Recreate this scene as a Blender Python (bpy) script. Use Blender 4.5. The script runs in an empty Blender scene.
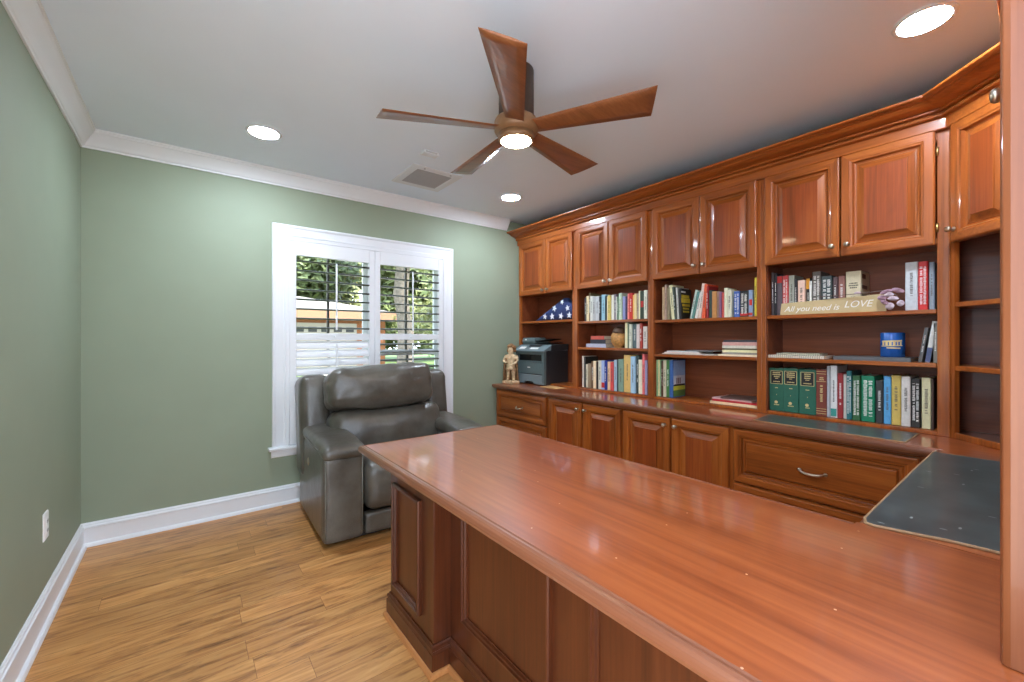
import bpy, bmesh, math, random
from mathutils import Vector, Matrix, noise
PI = math.pi
D2R = math.radians
S = bpy.context.scene
C = S.collection

# ------------------------------------------------------------------ colours and materials
def lin(c):
    return tuple(((v/255)/12.92 if v/255 <= .04045 else ((v/255+.055)/1.055)**2.4) for v in c)

def new_mat(name):
    m = bpy.data.materials.new(name)
    m.use_nodes = True
    nt = m.node_tree
    b = nt.nodes['Principled BSDF']
    return m, nt, b

def setp(b, **k):
    for n, v in k.items():
        n = n.replace('_', ' ')
        if n in b.inputs:
            b.inputs[n].default_value = v

def mat_plain(name, rgb, rough=.5, metal=0., coat=0., var=.06, scale=40., bump=0., spec=.5):
    m, nt, b = new_mat(name)
    c = lin(rgb)
    setp(b, Roughness=rough, Metallic=metal)
    b.inputs['Coat Weight'].default_value = coat
    b.inputs['Coat Roughness'].default_value = .1
    b.inputs['Specular IOR Level'].default_value = spec
    geo = nt.nodes.new('ShaderNodeNewGeometry')
    nz = nt.nodes.new('ShaderNodeTexNoise')
    nz.inputs['Scale'].default_value = scale
    nz.inputs['Detail'].default_value = 3
    nt.links.new(geo.outputs['Position'], nz.inputs['Vector'])
    r = nt.nodes.new('ShaderNodeValToRGB')
    r.color_ramp.elements[0].position = .3
    r.color_ramp.elements[1].position = .7
    r.color_ramp.elements[0].color = (*[v*(1-var) for v in c], 1)
    r.color_ramp.elements[1].color = (*[min(1, v*(1+var)) for v in c], 1)
    nt.links.new(nz.outputs['Fac'], r.inputs['Fac'])
    nt.links.new(r.outputs['Color'], b.inputs['Base Color'])
    if bump:
        bp = nt.nodes.new('ShaderNodeBump')
        bp.inputs['Strength'].default_value = bump
        bp.inputs['Distance'].default_value = .002
        nt.links.new(nz.outputs['Fac'], bp.inputs['Height'])
        nt.links.new(bp.outputs['Normal'], b.inputs['Normal'])
    return m

def add_specks(m, scale, thr, rgb, stretch=(1., 1., 0.)):
    """small pale chips with a place of their own, as on an old varnished or worn surface"""
    nt = m.node_tree; L = nt.links.new; b = nt.nodes['Principled BSDF']
    src = b.inputs['Base Color'].links[0].from_socket
    geo = nt.nodes.new('ShaderNodeNewGeometry')
    mp = nt.nodes.new('ShaderNodeMapping'); mp.inputs['Scale'].default_value = stretch
    L(geo.outputs['Position'], mp.inputs['Vector'])
    v = nt.nodes.new('ShaderNodeTexVoronoi'); v.voronoi_dimensions = '2D'; v.inputs['Scale'].default_value = scale
    L(mp.outputs['Vector'], v.inputs['Vector'])
    lt = nt.nodes.new('ShaderNodeMath'); lt.operation = 'LESS_THAN'; lt.inputs[1].default_value = thr
    L(v.outputs['Distance'], lt.inputs[0])
    mixc = nt.nodes.new('ShaderNodeMix'); mixc.data_type = 'RGBA'
    L(lt.outputs[0], mixc.inputs[0]); L(src, mixc.inputs[6]); mixc.inputs[7].default_value = (*lin(rgb), 1)
    L(mixc.outputs[2], b.inputs['Base Color'])

def mat_wood(name, axis, dark, mid, light, rough=.32, coat=.28, coat_rough=.07, fine=1., bump=.03, seed=0., spots=False, fleck=.32):
    """varnished wood, grain running along axis 0/1/2 of the room"""
    m, nt, b = new_mat(name)
    L = nt.links.new
    geo = nt.nodes.new('ShaderNodeNewGeometry')
    mp = nt.nodes.new('ShaderNodeMapping')
    sc = [9., 9., 9.]
    sc[axis] = .9
    mp.inputs['Scale'].default_value = sc
    mp.inputs['Location'].default_value = (seed, seed*.7, seed*1.3)
    L(geo.outputs['Position'], mp.inputs['Vector'])
    n1 = nt.nodes.new('ShaderNodeTexNoise')
    n1.inputs['Scale'].default_value = 1.1
    n1.inputs['Detail'].default_value = 6
    n1.inputs['Roughness'].default_value = .6
    n1.inputs['Distortion'].default_value = .8
    L(mp.outputs['Vector'], n1.inputs['Vector'])
    mp2 = nt.nodes.new('ShaderNodeMapping')
    s2 = [110.*fine]*3
    s2[axis] = 3.
    mp2.inputs['Scale'].default_value = s2
    L(geo.outputs['Position'], mp2.inputs['Vector'])
    n2 = nt.nodes.new('ShaderNodeTexNoise')
    n2.inputs['Scale'].default_value = 1.
    n2.inputs['Detail'].default_value = 3
    L(mp2.outputs['Vector'], n2.inputs['Vector'])
    mx = nt.nodes.new('ShaderNodeMath')
    mx.operation = 'MULTIPLY_ADD'
    mx.inputs[1].default_value = fleck
    L(n2.outputs['Fac'], mx.inputs[0])
    sb = nt.nodes.new('ShaderNodeMath')
    sb.operation = 'MULTIPLY_ADD'
    sb.inputs[1].default_value = .62
    sb.inputs[2].default_value = .20-fleck*.5
    L(n1.outputs['Fac'], sb.inputs[0])
    L(sb.outputs[0], mx.inputs[2])
    r = nt.nodes.new('ShaderNodeValToRGB')
    e = r.color_ramp.elements
    e[0].position = .28; e[0].color = (*lin(dark), 1)
    e[1].position = .8; e[1].color = (*lin(light), 1)
    k = e.new(.52); k.color = (*lin(mid), 1)
    L(mx.outputs[0], r.inputs['Fac'])
    L(r.outputs['Color'], b.inputs['Base Color'])
    setp(b, Roughness=rough)
    b.inputs['Specular IOR Level'].default_value = .35
    b.inputs['Coat Weight'].default_value = coat
    b.inputs['Coat Roughness'].default_value = coat_rough
    if bump:
        bp = nt.nodes.new('ShaderNodeBump')
        bp.inputs['Strength'].default_value = bump
        bp.inputs['Distance'].default_value = .002
        L(mx.outputs[0], bp.inputs['Height'])
        L(bp.outputs['Normal'], b.inputs['Normal'])
    if spots:
        add_specks(m, 4.2, .009, (222, 170, 136))
    return m

def mat_emit(name, rgb, strength):
    m, nt, b = new_mat(name)
    setp(b, Roughness=.4)
    b.inputs['Base Color'].default_value = (*lin((240, 240, 235)), 1)
    b.inputs['Emission Color'].default_value = (*lin(rgb), 1)
    b.inputs['Emission Strength'].default_value = strength
    # faint mottling of the diffuser keeps the material procedural
    geo = nt.nodes.new('ShaderNodeNewGeometry')
    nz = nt.nodes.new('ShaderNodeTexNoise'); nz.inputs['Scale'].default_value = 60
    nt.links.new(geo.outputs['Position'], nz.inputs['Vector'])
    mr = nt.nodes.new('ShaderNodeMapRange')
    mr.inputs['To Min'].default_value = strength*.97
    mr.inputs['To Max'].default_value = strength*1.03
    nt.links.new(nz.outputs['Fac'], mr.inputs['Value'])
    nt.links.new(mr.outputs['Result'], b.inputs['Emission Strength'])
    return m

CH_D, CH_M, CH_L = (92, 44, 14), (156, 82, 31), (200, 120, 51)
M = {}
M['wz'] = mat_wood('cherry_upright', 2, CH_D, CH_M, CH_L)
M['wy'] = mat_wood('cherry_along_bookcase', 1, CH_D, CH_M, CH_L, seed=3.1)
M['wx'] = mat_wood('cherry_across_room', 0, CH_D, CH_M, CH_L, seed=5.7)
M['wpan'] = mat_wood('cherry_panel', 2, (88, 39, 14), (142, 66, 26), (178, 97, 42), seed=9.2)
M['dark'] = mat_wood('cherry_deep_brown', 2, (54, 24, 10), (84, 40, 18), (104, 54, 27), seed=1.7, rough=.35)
M['inner'] = mat_wood('cherry_interior', 1, (88, 42, 21), (124, 64, 35), (150, 84, 48), seed=2.2, rough=.45, coat=.1)
M['top'] = mat_wood('cherry_worktop_along', 1, (120, 56, 26), (152, 78, 39), (174, 96, 50), rough=.33, coat=.9, coat_rough=.09, seed=4.4, bump=0., spots=True, fine=.6, fleck=.5)
M['edge'] = mat_wood('cherry_edge', 1, (90, 50, 32), (122, 72, 48), (146, 92, 64), rough=.3, coat=.6, seed=6.4)
M['walnut'] = mat_wood('walnut_blade', 0, (92, 52, 28), (124, 72, 40), (150, 94, 56), rough=.36, coat=.45, seed=8.)
M['shoe'] = mat_wood('oak_shoe_strip', 1, (150, 92, 48), (188, 124, 70), (206, 146, 90), rough=.35, coat=.2, seed=8.8)
M['wend'] = mat_wood('cherry_end_panel', 2, (84, 42, 19), (120, 66, 35), (142, 84, 48), seed=12.)
M['nickel'] = mat_plain('satin_nickel', (200, 190, 172), .28, 1., var=.03)
M['brass'] = mat_plain('pale_brass_hinge', (196, 164, 104), .35, 1., var=.03)
M['wall'] = mat_plain('sage_wall_paint', (144, 154, 132), .6, var=.02, scale=4., spec=.3)
M['ceil'] = mat_plain('white_ceiling_paint', (228, 238, 250), .8, var=.01, scale=3., spec=.2)
M['trim'] = mat_plain('white_trim_paint', (227, 229, 231), .35, var=.01, scale=6.)
M['vinyl'] = mat_plain('white_window_vinyl', (228, 230, 230), .4, var=.01)
M['slat'] = mat_plain('slat_shade_grey_green', (64, 66, 54), .5, var=.04)  # backlit shade put into the colour of white slats; muntins share it
M['vent'] = mat_plain('vent_white_enamel', (214, 216, 218), .4, var=.01)
M['plate'] = mat_plain('white_plastic_plate', (240, 240, 236), .35, var=.01)
M['slot'] = mat_plain('dark_slot', (50, 50, 50), .6)
M['grille'] = mat_plain('grey_vent_slats', (168, 168, 168), .5, var=.02)
M['padleather'] = mat_plain('worn_green_black_leather', (60, 68, 66), .36, coat=.2, var=.3, scale=9., bump=.1)
add_specks(M['padleather'], 9., .03, (128, 136, 134), (1., .45, 0.))
add_specks(M['padleather'], 5., .02, (140, 146, 144), (.5, 1.4, 0.))
M['padedge'] = mat_plain('tan_leather_edge', (158, 122, 84), .6)
M['led'] = mat_emit('led_lens', (222, 236, 255), 165.)
M['fanled'] = mat_emit('fan_lens', (255, 232, 192), 34.)
M['bronze'] = mat_plain('dark_bronze_housing', (74, 58, 46), .38, .6, var=.08)
M['hub'] = mat_plain('brown_fan_hub', (128, 92, 60), .45, .2, var=.08)
M['paper'] = mat_plain('book_pages', (222, 212, 188), .85, var=.08, scale=200.)
M['ink'] = mat_plain('black_ink', (22, 22, 24), .6)
M['white'] = mat_plain('white_print', (236, 234, 226), .6)
M['gilt'] = mat_plain('gilt_print', (216, 194, 132), .45)
M['redink'] = mat_plain('red_print', (190, 44, 40), .55)
M['yellowink'] = mat_plain('yellow_print', (198, 166, 44), .6)
M['black'] = mat_plain('black_board', (24, 24, 26), .45, var=.2)
M['orange'] = mat_plain('orange_print', (234, 160, 48), .6)
M['tealink'] = mat_plain('teal_print', (60, 150, 140), .6)
M['prt'] = mat_plain('slate_printer_plastic', (92, 108, 108), .42, var=.04)
M['prtlight'] = mat_plain('pale_printer_plastic', (116, 132, 136), .4, var=.03)
M['prtdark'] = mat_plain('charcoal_printer_plastic', (46, 46, 48), .45, var=.05)
M['prtblack'] = mat_plain('black_glossy_plastic', (18, 20, 22), .3)
M['statue'] = mat_plain('tan_resin_statue', (206, 178, 138), .6, var=.3, scale=38., bump=.3)
M['statue2'] = mat_plain('brown_washed_resin', (150, 112, 74), .65, var=.35, scale=45., bump=.3)
M['dimink'] = mat_plain('soft_grey_print', (96, 88, 80), .6)
M['coco'] = mat_plain('carved_brown_wood', (196, 144, 80), .55, var=.3, scale=50., bump=.4)
M['cocodark'] = mat_plain('dark_carved_wood', (78, 52, 30), .6, var=.25, scale=60., bump=.3)
M['navy'] = mat_plain('navy_flag_cotton', (46, 60, 106), .8, var=.12, scale=24., bump=.1)
M['star'] = mat_plain('white_star_stitching', (232, 234, 240), .8, var=.03)
M['signwood'] = mat_plain('tan_painted_board', (196, 174, 128), .6, var=.07, scale=30.)
M['petal'] = mat_plain('mauve_petal', (160, 124, 136), .7, var=.12, scale=80.)
M['petalpale'] = mat_plain('pale_petal', (192, 172, 178), .7, var=.08, scale=80.)
M['stem'] = mat_plain('dry_stem', (112, 92, 84), .8)
M['tin'] = mat_plain('blue_enamel_tin', (34, 92, 170), .25, .1, coat=.5, var=.12, scale=20.)
M['manila'] = mat_plain('manila_paper', (206, 160, 104), .8, var=.05)
M['metalgrey'] = mat_plain('grey_folder', (96, 98, 100), .4, var=.06)

def mat_leather(name, rgb, seed):
    m, nt, b = new_mat(name)
    L = nt.links.new
    geo = nt.nodes.new('ShaderNodeNewGeometry')
    n = nt.nodes.new('ShaderNodeTexNoise')
    n.inputs['Scale'].default_value = 5.; n.inputs['Detail'].default_value = 5; n.inputs['Roughness'].default_value = .6
    L(geo.outputs['Position'], n.inputs['Vector'])
    r = nt.nodes.new('ShaderNodeValToRGB')
    c = lin(rgb)
    r.color_ramp.elements[0].position = .3; r.color_ramp.elements[1].position = .72
    r.color_ramp.elements[0].color = (c[0]*.62, c[1]*.56, c[2]*.5, 1)
    r.color_ramp.elements[1].color = (c[0]*1.35, c[1]*1.38, c[2]*1.4, 1)
    L(n.outputs['Fac'], r.inputs['Fac'])
    L(r.outputs['Color'], b.inputs['Base Color'])
    setp(b, Roughness=.36)
    b.inputs['Coat Weight'].default_value = .18; b.inputs['Coat Roughness'].default_value = .3
    v = nt.nodes.new('ShaderNodeTexVoronoi'); v.inputs['Scale'].default_value = 160.
    L(geo.outputs['Position'], v.inputs['Vector'])
    n3 = nt.nodes.new('ShaderNodeTexNoise'); n3.inputs['Scale'].default_value = 14.; n3.inputs['Detail'].default_value = 4
    L(geo.outputs['Position'], n3.inputs['Vector'])
    ad = nt.nodes.new('ShaderNodeMath'); ad.operation = 'MULTIPLY_ADD'; ad.inputs[1].default_value = 6.
    L(n3.outputs['Fac'], ad.inputs[0]); L(v.outputs['Distance'], ad.inputs[2])
    bp = nt.nodes.new('ShaderNodeBump'); bp.inputs['Strength'].default_value = .22; bp.inputs['Distance'].default_value = .003
    L(ad.outputs[0], bp.inputs['Height']); L(bp.outputs['Normal'], b.inputs['Normal'])
    mr = nt.nodes.new('ShaderNodeMapRange'); mr.inputs['To Min'].default_value = .22; mr.inputs['To Max'].default_value = .42
    L(n.outputs['Fac'], mr.inputs['Value']); L(mr.outputs['Result'], b.inputs['Roughness'])
    return m
M['leather'] = mat_leather('grey_brown_leather', (86, 82, 74), 1)
M['seam'] = mat_plain('leather_piping', (120, 118, 108), .5, var=.1)

def mat_floor():
    m, nt, b = new_mat('oak_plank_floor')
    L = nt.links.new
    geo = nt.nodes.new('ShaderNodeNewGeometry')
    br = nt.nodes.new('ShaderNodeTexBrick')
    br.inputs['Scale'].default_value = 1.
    br.inputs['Brick Width'].default_value = 1.22
    br.inputs['Row Height'].default_value = .125
    br.inputs['Mortar Size'].default_value = .0007
    br.inputs['Mortar Smooth'].default_value = .2
    br.inputs['Bias'].default_value = 0.
    br.offset = 0.
    br.inputs['Color1'].default_value = (.1, .1, .1, 1)
    br.inputs['Color2'].default_value = (.9, .9, .9, 1)
    br.inputs['Mortar'].default_value = (0, 0, 0, 1)
    sx = nt.nodes.new('ShaderNodeSeparateXYZ'); L(geo.outputs['Position'], sx.inputs[0])
    def mth(op, a_, b_=None):
        q = nt.nodes.new('ShaderNodeMath'); q.operation = op
        for i_, v_ in ((0, a_), (1, b_)):
            if v_ is None: continue
            if isinstance(v_, (int, float)): q.inputs[i_].default_value = v_
            else: L(v_, q.inputs[i_])
        return q.outputs[0]
    row = mth('FLOOR', mth('DIVIDE', sx.outputs['Y'], .125))
    sh = mth('FRACT', mth('MULTIPLY', mth('SINE', mth('MULTIPLY', row, 12.9898)), 437.58))
    cx = nt.nodes.new('ShaderNodeCombineXYZ'); L(mth('ADD', sx.outputs['X'], mth('MULTIPLY', sh, 1.22)), cx.inputs[0]); L(sx.outputs['Y'], cx.inputs[1])
    L(cx.outputs[0], br.inputs['Vector'])
    # per plank shift of the grain
    mul = nt.nodes.new('ShaderNodeVectorMath'); mul.operation = 'MULTIPLY_ADD'
    mul.inputs[1].default_value = (7.3, 3.1, 5.); 
    L(br.outputs['Color'], mul.inputs[0]); L(geo.outputs['Position'], mul.inputs[2])
    mp = nt.nodes.new('ShaderNodeMapping'); mp.inputs['Scale'].default_value = (2.0, 21., 1.)
    L(mul.outputs[0], mp.inputs['Vector'])
    n = nt.nodes.new('ShaderNodeTexNoise'); n.inputs['Scale'].default_value = 1.4; n.inputs['Detail'].default_value = 7
    n.inputs['Roughness'].default_value = .62; n.inputs['Distortion'].default_value = 1.1
    L(mp.outputs['Vector'], n.inputs['Vector'])
    r = nt.nodes.new('ShaderNodeValToRGB'); e = r.color_ramp.elements
    e[0].position = .28; e[0].color = (*lin((136, 84, 42)), 1)
    e[1].position = .78; e[1].color = (*lin((222, 167, 102)), 1)
    k = e.new(.48); k.color = (*lin((196, 136, 76)), 1)
    L(n.outputs['Fac'], r.inputs['Fac'])
    # plank to plank tone
    hs = nt.nodes.new('ShaderNodeHueSaturation')
    mr = nt.nodes.new('ShaderNodeMapRange'); mr.inputs['To Min'].default_value = .8; mr.inputs['To Max'].default_value = 1.13
    sep = nt.nodes.new('ShaderNodeSeparateColor'); L(br.outputs['Color'], sep.inputs[0])
    L(sep.outputs[0], mr.inputs['Value']); L(mr.outputs['Result'], hs.inputs['Value']); L(r.outputs['Color'], hs.inputs['Color'])
    # dark knots and streaks
    mp2 = nt.nodes.new('ShaderNodeMapping'); mp2.inputs['Scale'].default_value = (3.2, 17., 1.)
    L(mul.outputs[0], mp2.inputs['Vector'])
    n2 = nt.nodes.new('ShaderNodeTexNoise'); n2.inputs['Scale'].default_value = 1.; n2.inputs['Detail'].default_value = 5; n2.inputs['Roughness'].default_value = .7
    L(mp2.outputs['Vector'], n2.inputs['Vector'])
    kr = nt.nodes.new('ShaderNodeValToRGB'); kr.color_ramp.elements[0].position = .54; kr.color_ramp.elements[1].position = .70
    kr.color_ramp.elements[0].color = (0, 0, 0, 1); kr.color_ramp.elements[1].color = (.75, .75, .75, 1)
    L(n2.outputs['Fac'], kr.inputs['Fac'])
    mx = nt.nodes.new('ShaderNodeMix'); mx.data_type = 'RGBA'
    L(kr.outputs['Color'], mx.inputs[0]); L(hs.outputs['Color'], mx.inputs[6]); mx.inputs[7].default_value = (*lin((96, 54, 26)), 1)
    mx2 = nt.nodes.new('ShaderNodeMix'); mx2.data_type = 'RGBA'
    L(br.outputs['Fac'], mx2.inputs[0]); L(mx.outputs[2], mx2.inputs[6]); mx2.inputs[7].default_value = (*lin((110, 66, 34)), 1)
    L(mx2.outputs[2], b.inputs['Base Color'])
    setp(b, Roughness=.36)
    bp = nt.nodes.new('ShaderNodeBump'); bp.inputs['Strength'].default_value = .08; bp.inputs['Distance'].default_value = .002
    L(n.outputs['Fac'], bp.inputs['Height']); L(bp.outputs['Normal'], b.inputs['Normal'])
    return m
M['floor'] = mat_floor()
_bm = {}
def cover_mat(rgb):
    if rgb not in _bm:
        _bm[rgb] = mat_plain('book_cover_%d_%d_%d' % rgb, rgb, .5, var=.07, scale=70.)
    return _bm[rgb]

# ------------------------------------------------------------------ mesh builder
class MB:
    def __init__(s):
        s.v = []; s.f = []; s.m = []; s.sm = []
    def add(s, vs, fs, mi=0, smooth=False):
        o = len(s.v)
        s.v += [tuple(p) for p in vs]
        for f in fs:
            s.f.append(tuple(i+o for i in f)); s.m.append(mi); s.sm.append(smooth)
        return s
    def box(s, x0, x1, y0, y1, z0, z1, mi=0):
        vs = [(x, y, z) for z in (z0, z1) for y in (y0, y1) for x in (x0, x1)]
        return s.add(vs, [(0, 2, 3, 1), (4, 5, 7, 6), (0, 1, 5, 4), (2, 6, 7, 3), (0, 4, 6, 2), (1, 3, 7, 5)], mi)
    def obox(s, mat4, sx, sy, sz, mi=0):
        vs = [mat4 @ Vector((x*sx/2, y*sy/2, z*sz/2)) for z in (-1, 1) for y in (-1, 1) for x in (-1, 1)]
        return s.add(vs, [(0, 2, 3, 1), (4, 5, 7, 6), (0, 1, 5, 4), (2, 6, 7, 3), (0, 4, 6, 2), (1, 3, 7, 5)], mi)
    def tube(s, a, b, r0, r1=None, n=12, mi=0, smooth=True, caps=True):
        r1 = r0 if r1 is None else r1
        a = Vector(a); b = Vector(b); d = (b-a).normalized()
        u = d.orthogonal().normalized(); w = d.cross(u)
        vs = []
        for p, r in ((a, r0), (b, r1)):
            for i in range(n):
                t = 2*PI*i/n
                vs.append(p+u*(r*math.cos(t))+w*(r*math.sin(t)))
        fs = [(i, (i+1) % n, n+(i+1) % n, n+i) for i in range(n)]
        s.add(vs, fs, mi, smooth)
        if caps:
            s.add(vs[:n], [tuple(reversed(range(n)))], mi); s.add(vs[n:], [tuple(range(n))], mi)
        return s
    def path_tube(s, pts, rad, n=8, mi=0):
        pts = [Vector(p) for p in pts]
        rings = []
        up = Vector((0, 0, 1))
        for i, p in enumerate(pts):
            d = (pts[min(i+1, len(pts)-1)]-pts[max(i-1, 0)]).normalized()
            u = d.cross(up)
            u = d.orthogonal().normalized() if u.length < .05 else u.normalized()
            w = u.cross(d)
            r = rad(i/(len(pts)-1)) if callable(rad) else rad
            rings.append([p+u*(r*math.cos(2*PI*k/n))+w*(r*math.sin(2*PI*k/n)) for k in range(n)])
        vs = [q for r in rings for q in r]
        fs = []
        for i in range(len(rings)-1):
            for k in range(n):
                fs.append((i*n+k, i*n+(k+1) % n, (i+1)*n+(k+1) % n, (i+1)*n+k))
        fs.append(tuple(reversed(range(n)))); fs.append(tuple((len(rings)-1)*n+k for k in range(n)))
        return s.add(vs, fs, mi, True)
    def lathe(s, prof, c=(0, 0, 0), axis=(0, 0, 1), n=24, mi=0, smooth=True):
        """prof: (radius, height along axis)"""
        ax = Vector(axis).normalized(); u = ax.orthogonal().normalized(); w = ax.cross(u); c = Vector(c)
        vs = []
        for r, h in prof:
            for i in range(n):
                t = 2*PI*i/n
                vs.append(c+ax*h+u*(r*math.cos(t))+w*(r*math.sin(t)))
        fs = []
        for j in range(len(prof)-1):
            for i in range(n):
                fs.append((j*n+i, j*n+(i+1) % n, (j+1)*n+(i+1) % n, (j+1)*n+i))
        s.add(vs, fs, mi, smooth)
        s.add(vs[:n], [tuple(reversed(range(n)))], mi); s.add(vs[-n:], [tuple(range(n))], mi)
        return s
    def rings(s, O, U, V, N, w, h, loops, mi=(0, 1), cap=True, back=False, mcap=None):
        """concentric rectangular loops (inset, height) on the plane O+U*x+V*y; side strips get mi[0], top and bottom strips mi[1]"""
        O, U, V, N = Vector(O), Vector(U), Vector(V), Vector(N)
        vs = []
        for i, d in loops:
            for x, y in ((i, i), (w-i, i), (w-i, h-i), (i, h-i)):
                vs.append(O+U*x+V*y+N*d)
        for k in range(len(loops)-1):
            for e in range(4):
                a, b2 = k*4+e, k*4+(e+1) % 4
                s.add([vs[a], vs[b2], vs[b2+4], vs[a+4]], [(0, 1, 2, 3)], mi[1] if e in (0, 2) else mi[0])
        if cap:
            s.add(vs[-4:], [(0, 1, 2, 3)], mi[0] if mcap is None else mcap)
        if back:
            s.add(vs[:4], [(3, 2, 1, 0)], mi[0])
        return s
    def sweep(s, path, prof, closed=False, mi=0, basis=None, scale=None, caps=True, smooth=False, mseg=None):
        """path of 2-D points, prof of (offset to the left of travel, height); mitred corners"""
        basis = basis or (lambda a, b, c: (a, b, c))
        n = len(path)
        P2 = [Vector(p) for p in path]
        nseg = n if closed else n-1
        nor = []
        for i in range(nseg):
            d = (P2[(i+1) % n]-P2[i]).normalized()
            nor.append(Vector((-d.y, d.x)))
        sc = scale or [1.]*nseg
        rows = []
        for i in range(n):
            segs = [(i-1) % nseg, i % nseg] if closed else [max(i-1, 0), min(i, nseg-1)]
            n1, n2 = nor[segs[0]], nor[segs[1]]
            row = []
            for o, z in prof:
                a, b2 = o*sc[segs[0]], o*sc[segs[1]]
                det = n1.x*n2.y-n1.y*n2.x
                if abs(det) < 1e-6:
                    q = P2[i]+n1*a
                else:
                    q = P2[i]+Vector(((a*n2.y-b2*n1.y)/det, (n1.x*b2-n2.x*a)/det))
                row.append(basis(q.x, q.y, z))
            rows.append(row)
        k = len(prof)
        for i in range(nseg):
            r0, r1 = rows[i], rows[(i+1) % n]
            mm = mi if mseg is None else mseg[i]
            for j in range(k-1):
                s.add([r0[j], r1[j], r1[j+1], r0[j+1]], [(0, 1, 2, 3)], mm, smooth)
        if not closed and caps:
            s.add(rows[0], [tuple(range(k))], mi); s.add(rows[-1], [tuple(reversed(range(k)))], mi)
        s._rows = rows
        return s
    def slab(s, path, prof, mi=0, mtop=None, mseg=None, scale=None):
        """a closed outline with a moulded edge, top and bottom"""
        s.sweep(path, prof, True, mi, mseg=mseg, scale=scale)
        rows = s._rows
        s.add([r[0] for r in rows], [tuple(range(len(rows)))], mi if mtop is None else mtop)
        s.add([r[-1] for r in rows], [tuple(reversed(range(len(rows))))], mi)
        return s
    def prism(s, pts, d, mi=0):
        """polygon (3-D points) extruded by vector d"""
        d = Vector(d); a = [Vector(p) for p in pts]; n = len(a)
        vs = a+[p+d for p in a]
        fs = [tuple(reversed(range(n))), tuple(range(n, 2*n))]+[(i, (i+1) % n, n+(i+1) % n, n+i) for i in range(n)]
        return s.add(vs, fs, mi)
    def build(s, name, mats, parent=None, world=True, bevel=0., seg=2, loc=None, recalc=True, smooth_all=False):
        me = bpy.data.meshes.new(name)
        off = Vector((0, 0, 0))
        if parent is not None and world:
            q = parent
            while q is not None:
                off += q.location; q = q.parent
        if parent is None and loc is not None:
            off = Vector(loc)
        me.from_pydata([tuple(Vector(p)-off) for p in s.v], [], s.f)
        for m in (mats if isinstance(mats, (list, tuple)) else [mats]):
            me.materials.append(m)
        bm = bmesh.new(); bm.from_mesh(me)
        for f, mi, sm in zip(bm.faces, s.m, s.sm):
            f.material_index = mi; f.smooth = sm or smooth_all
        bmesh.ops.remove_doubles(bm, verts=bm.verts, dist=1e-5)
        if recalc:
            bmesh.ops.recalc_face_normals(bm, faces=bm.faces)
        bm.to_mesh(me); bm.free()
        o = bpy.data.objects.new(name, me)
        C.objects.link(o)
        if parent is not None:
            o.parent = parent
        elif loc is not None:
            o.location = loc
        if bevel:
            b = o.modifiers.new('soft_edges', 'BEVEL')
            b.width = bevel; b.segments = seg; b.limit_method = 'ANGLE'; b.angle_limit = D2R(40)
            b.harden_normals = False
        return o

def thing(name, label, cat, loc=(0, 0, 0), group=None, rz=0.):
    o = bpy.data.objects.new(name, None); C.objects.link(o)
    o.location = loc; o.rotation_euler = (0, 0, rz); o.empty_display_size = .05
    o['label'] = label; o['category'] = cat
    if group: o['group'] = group
    return o
def tag(o, label, cat, group=None):
    o['label'] = label; o['category'] = cat
    if group: o['group'] = group
    return o
def struct(o):
    o['kind'] = 'structure'
    return o
def plabel(o, t):
    o['label'] = t
    return o
def dup(root, loc, label=None, group=None, rz=None):
    r = root.copy(); C.objects.link(r); r.location = loc
    if rz is not None: r.rotation_euler = (0, 0, rz)
    if label: r['label'] = label
    if group: r['group'] = group
    for ch in list(root.children):
        c = ch.copy(); C.objects.link(c); c.parent = r
        for g in list(ch.children):
            d = g.copy(); C.objects.link(d); d.parent = c
    return r

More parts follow.
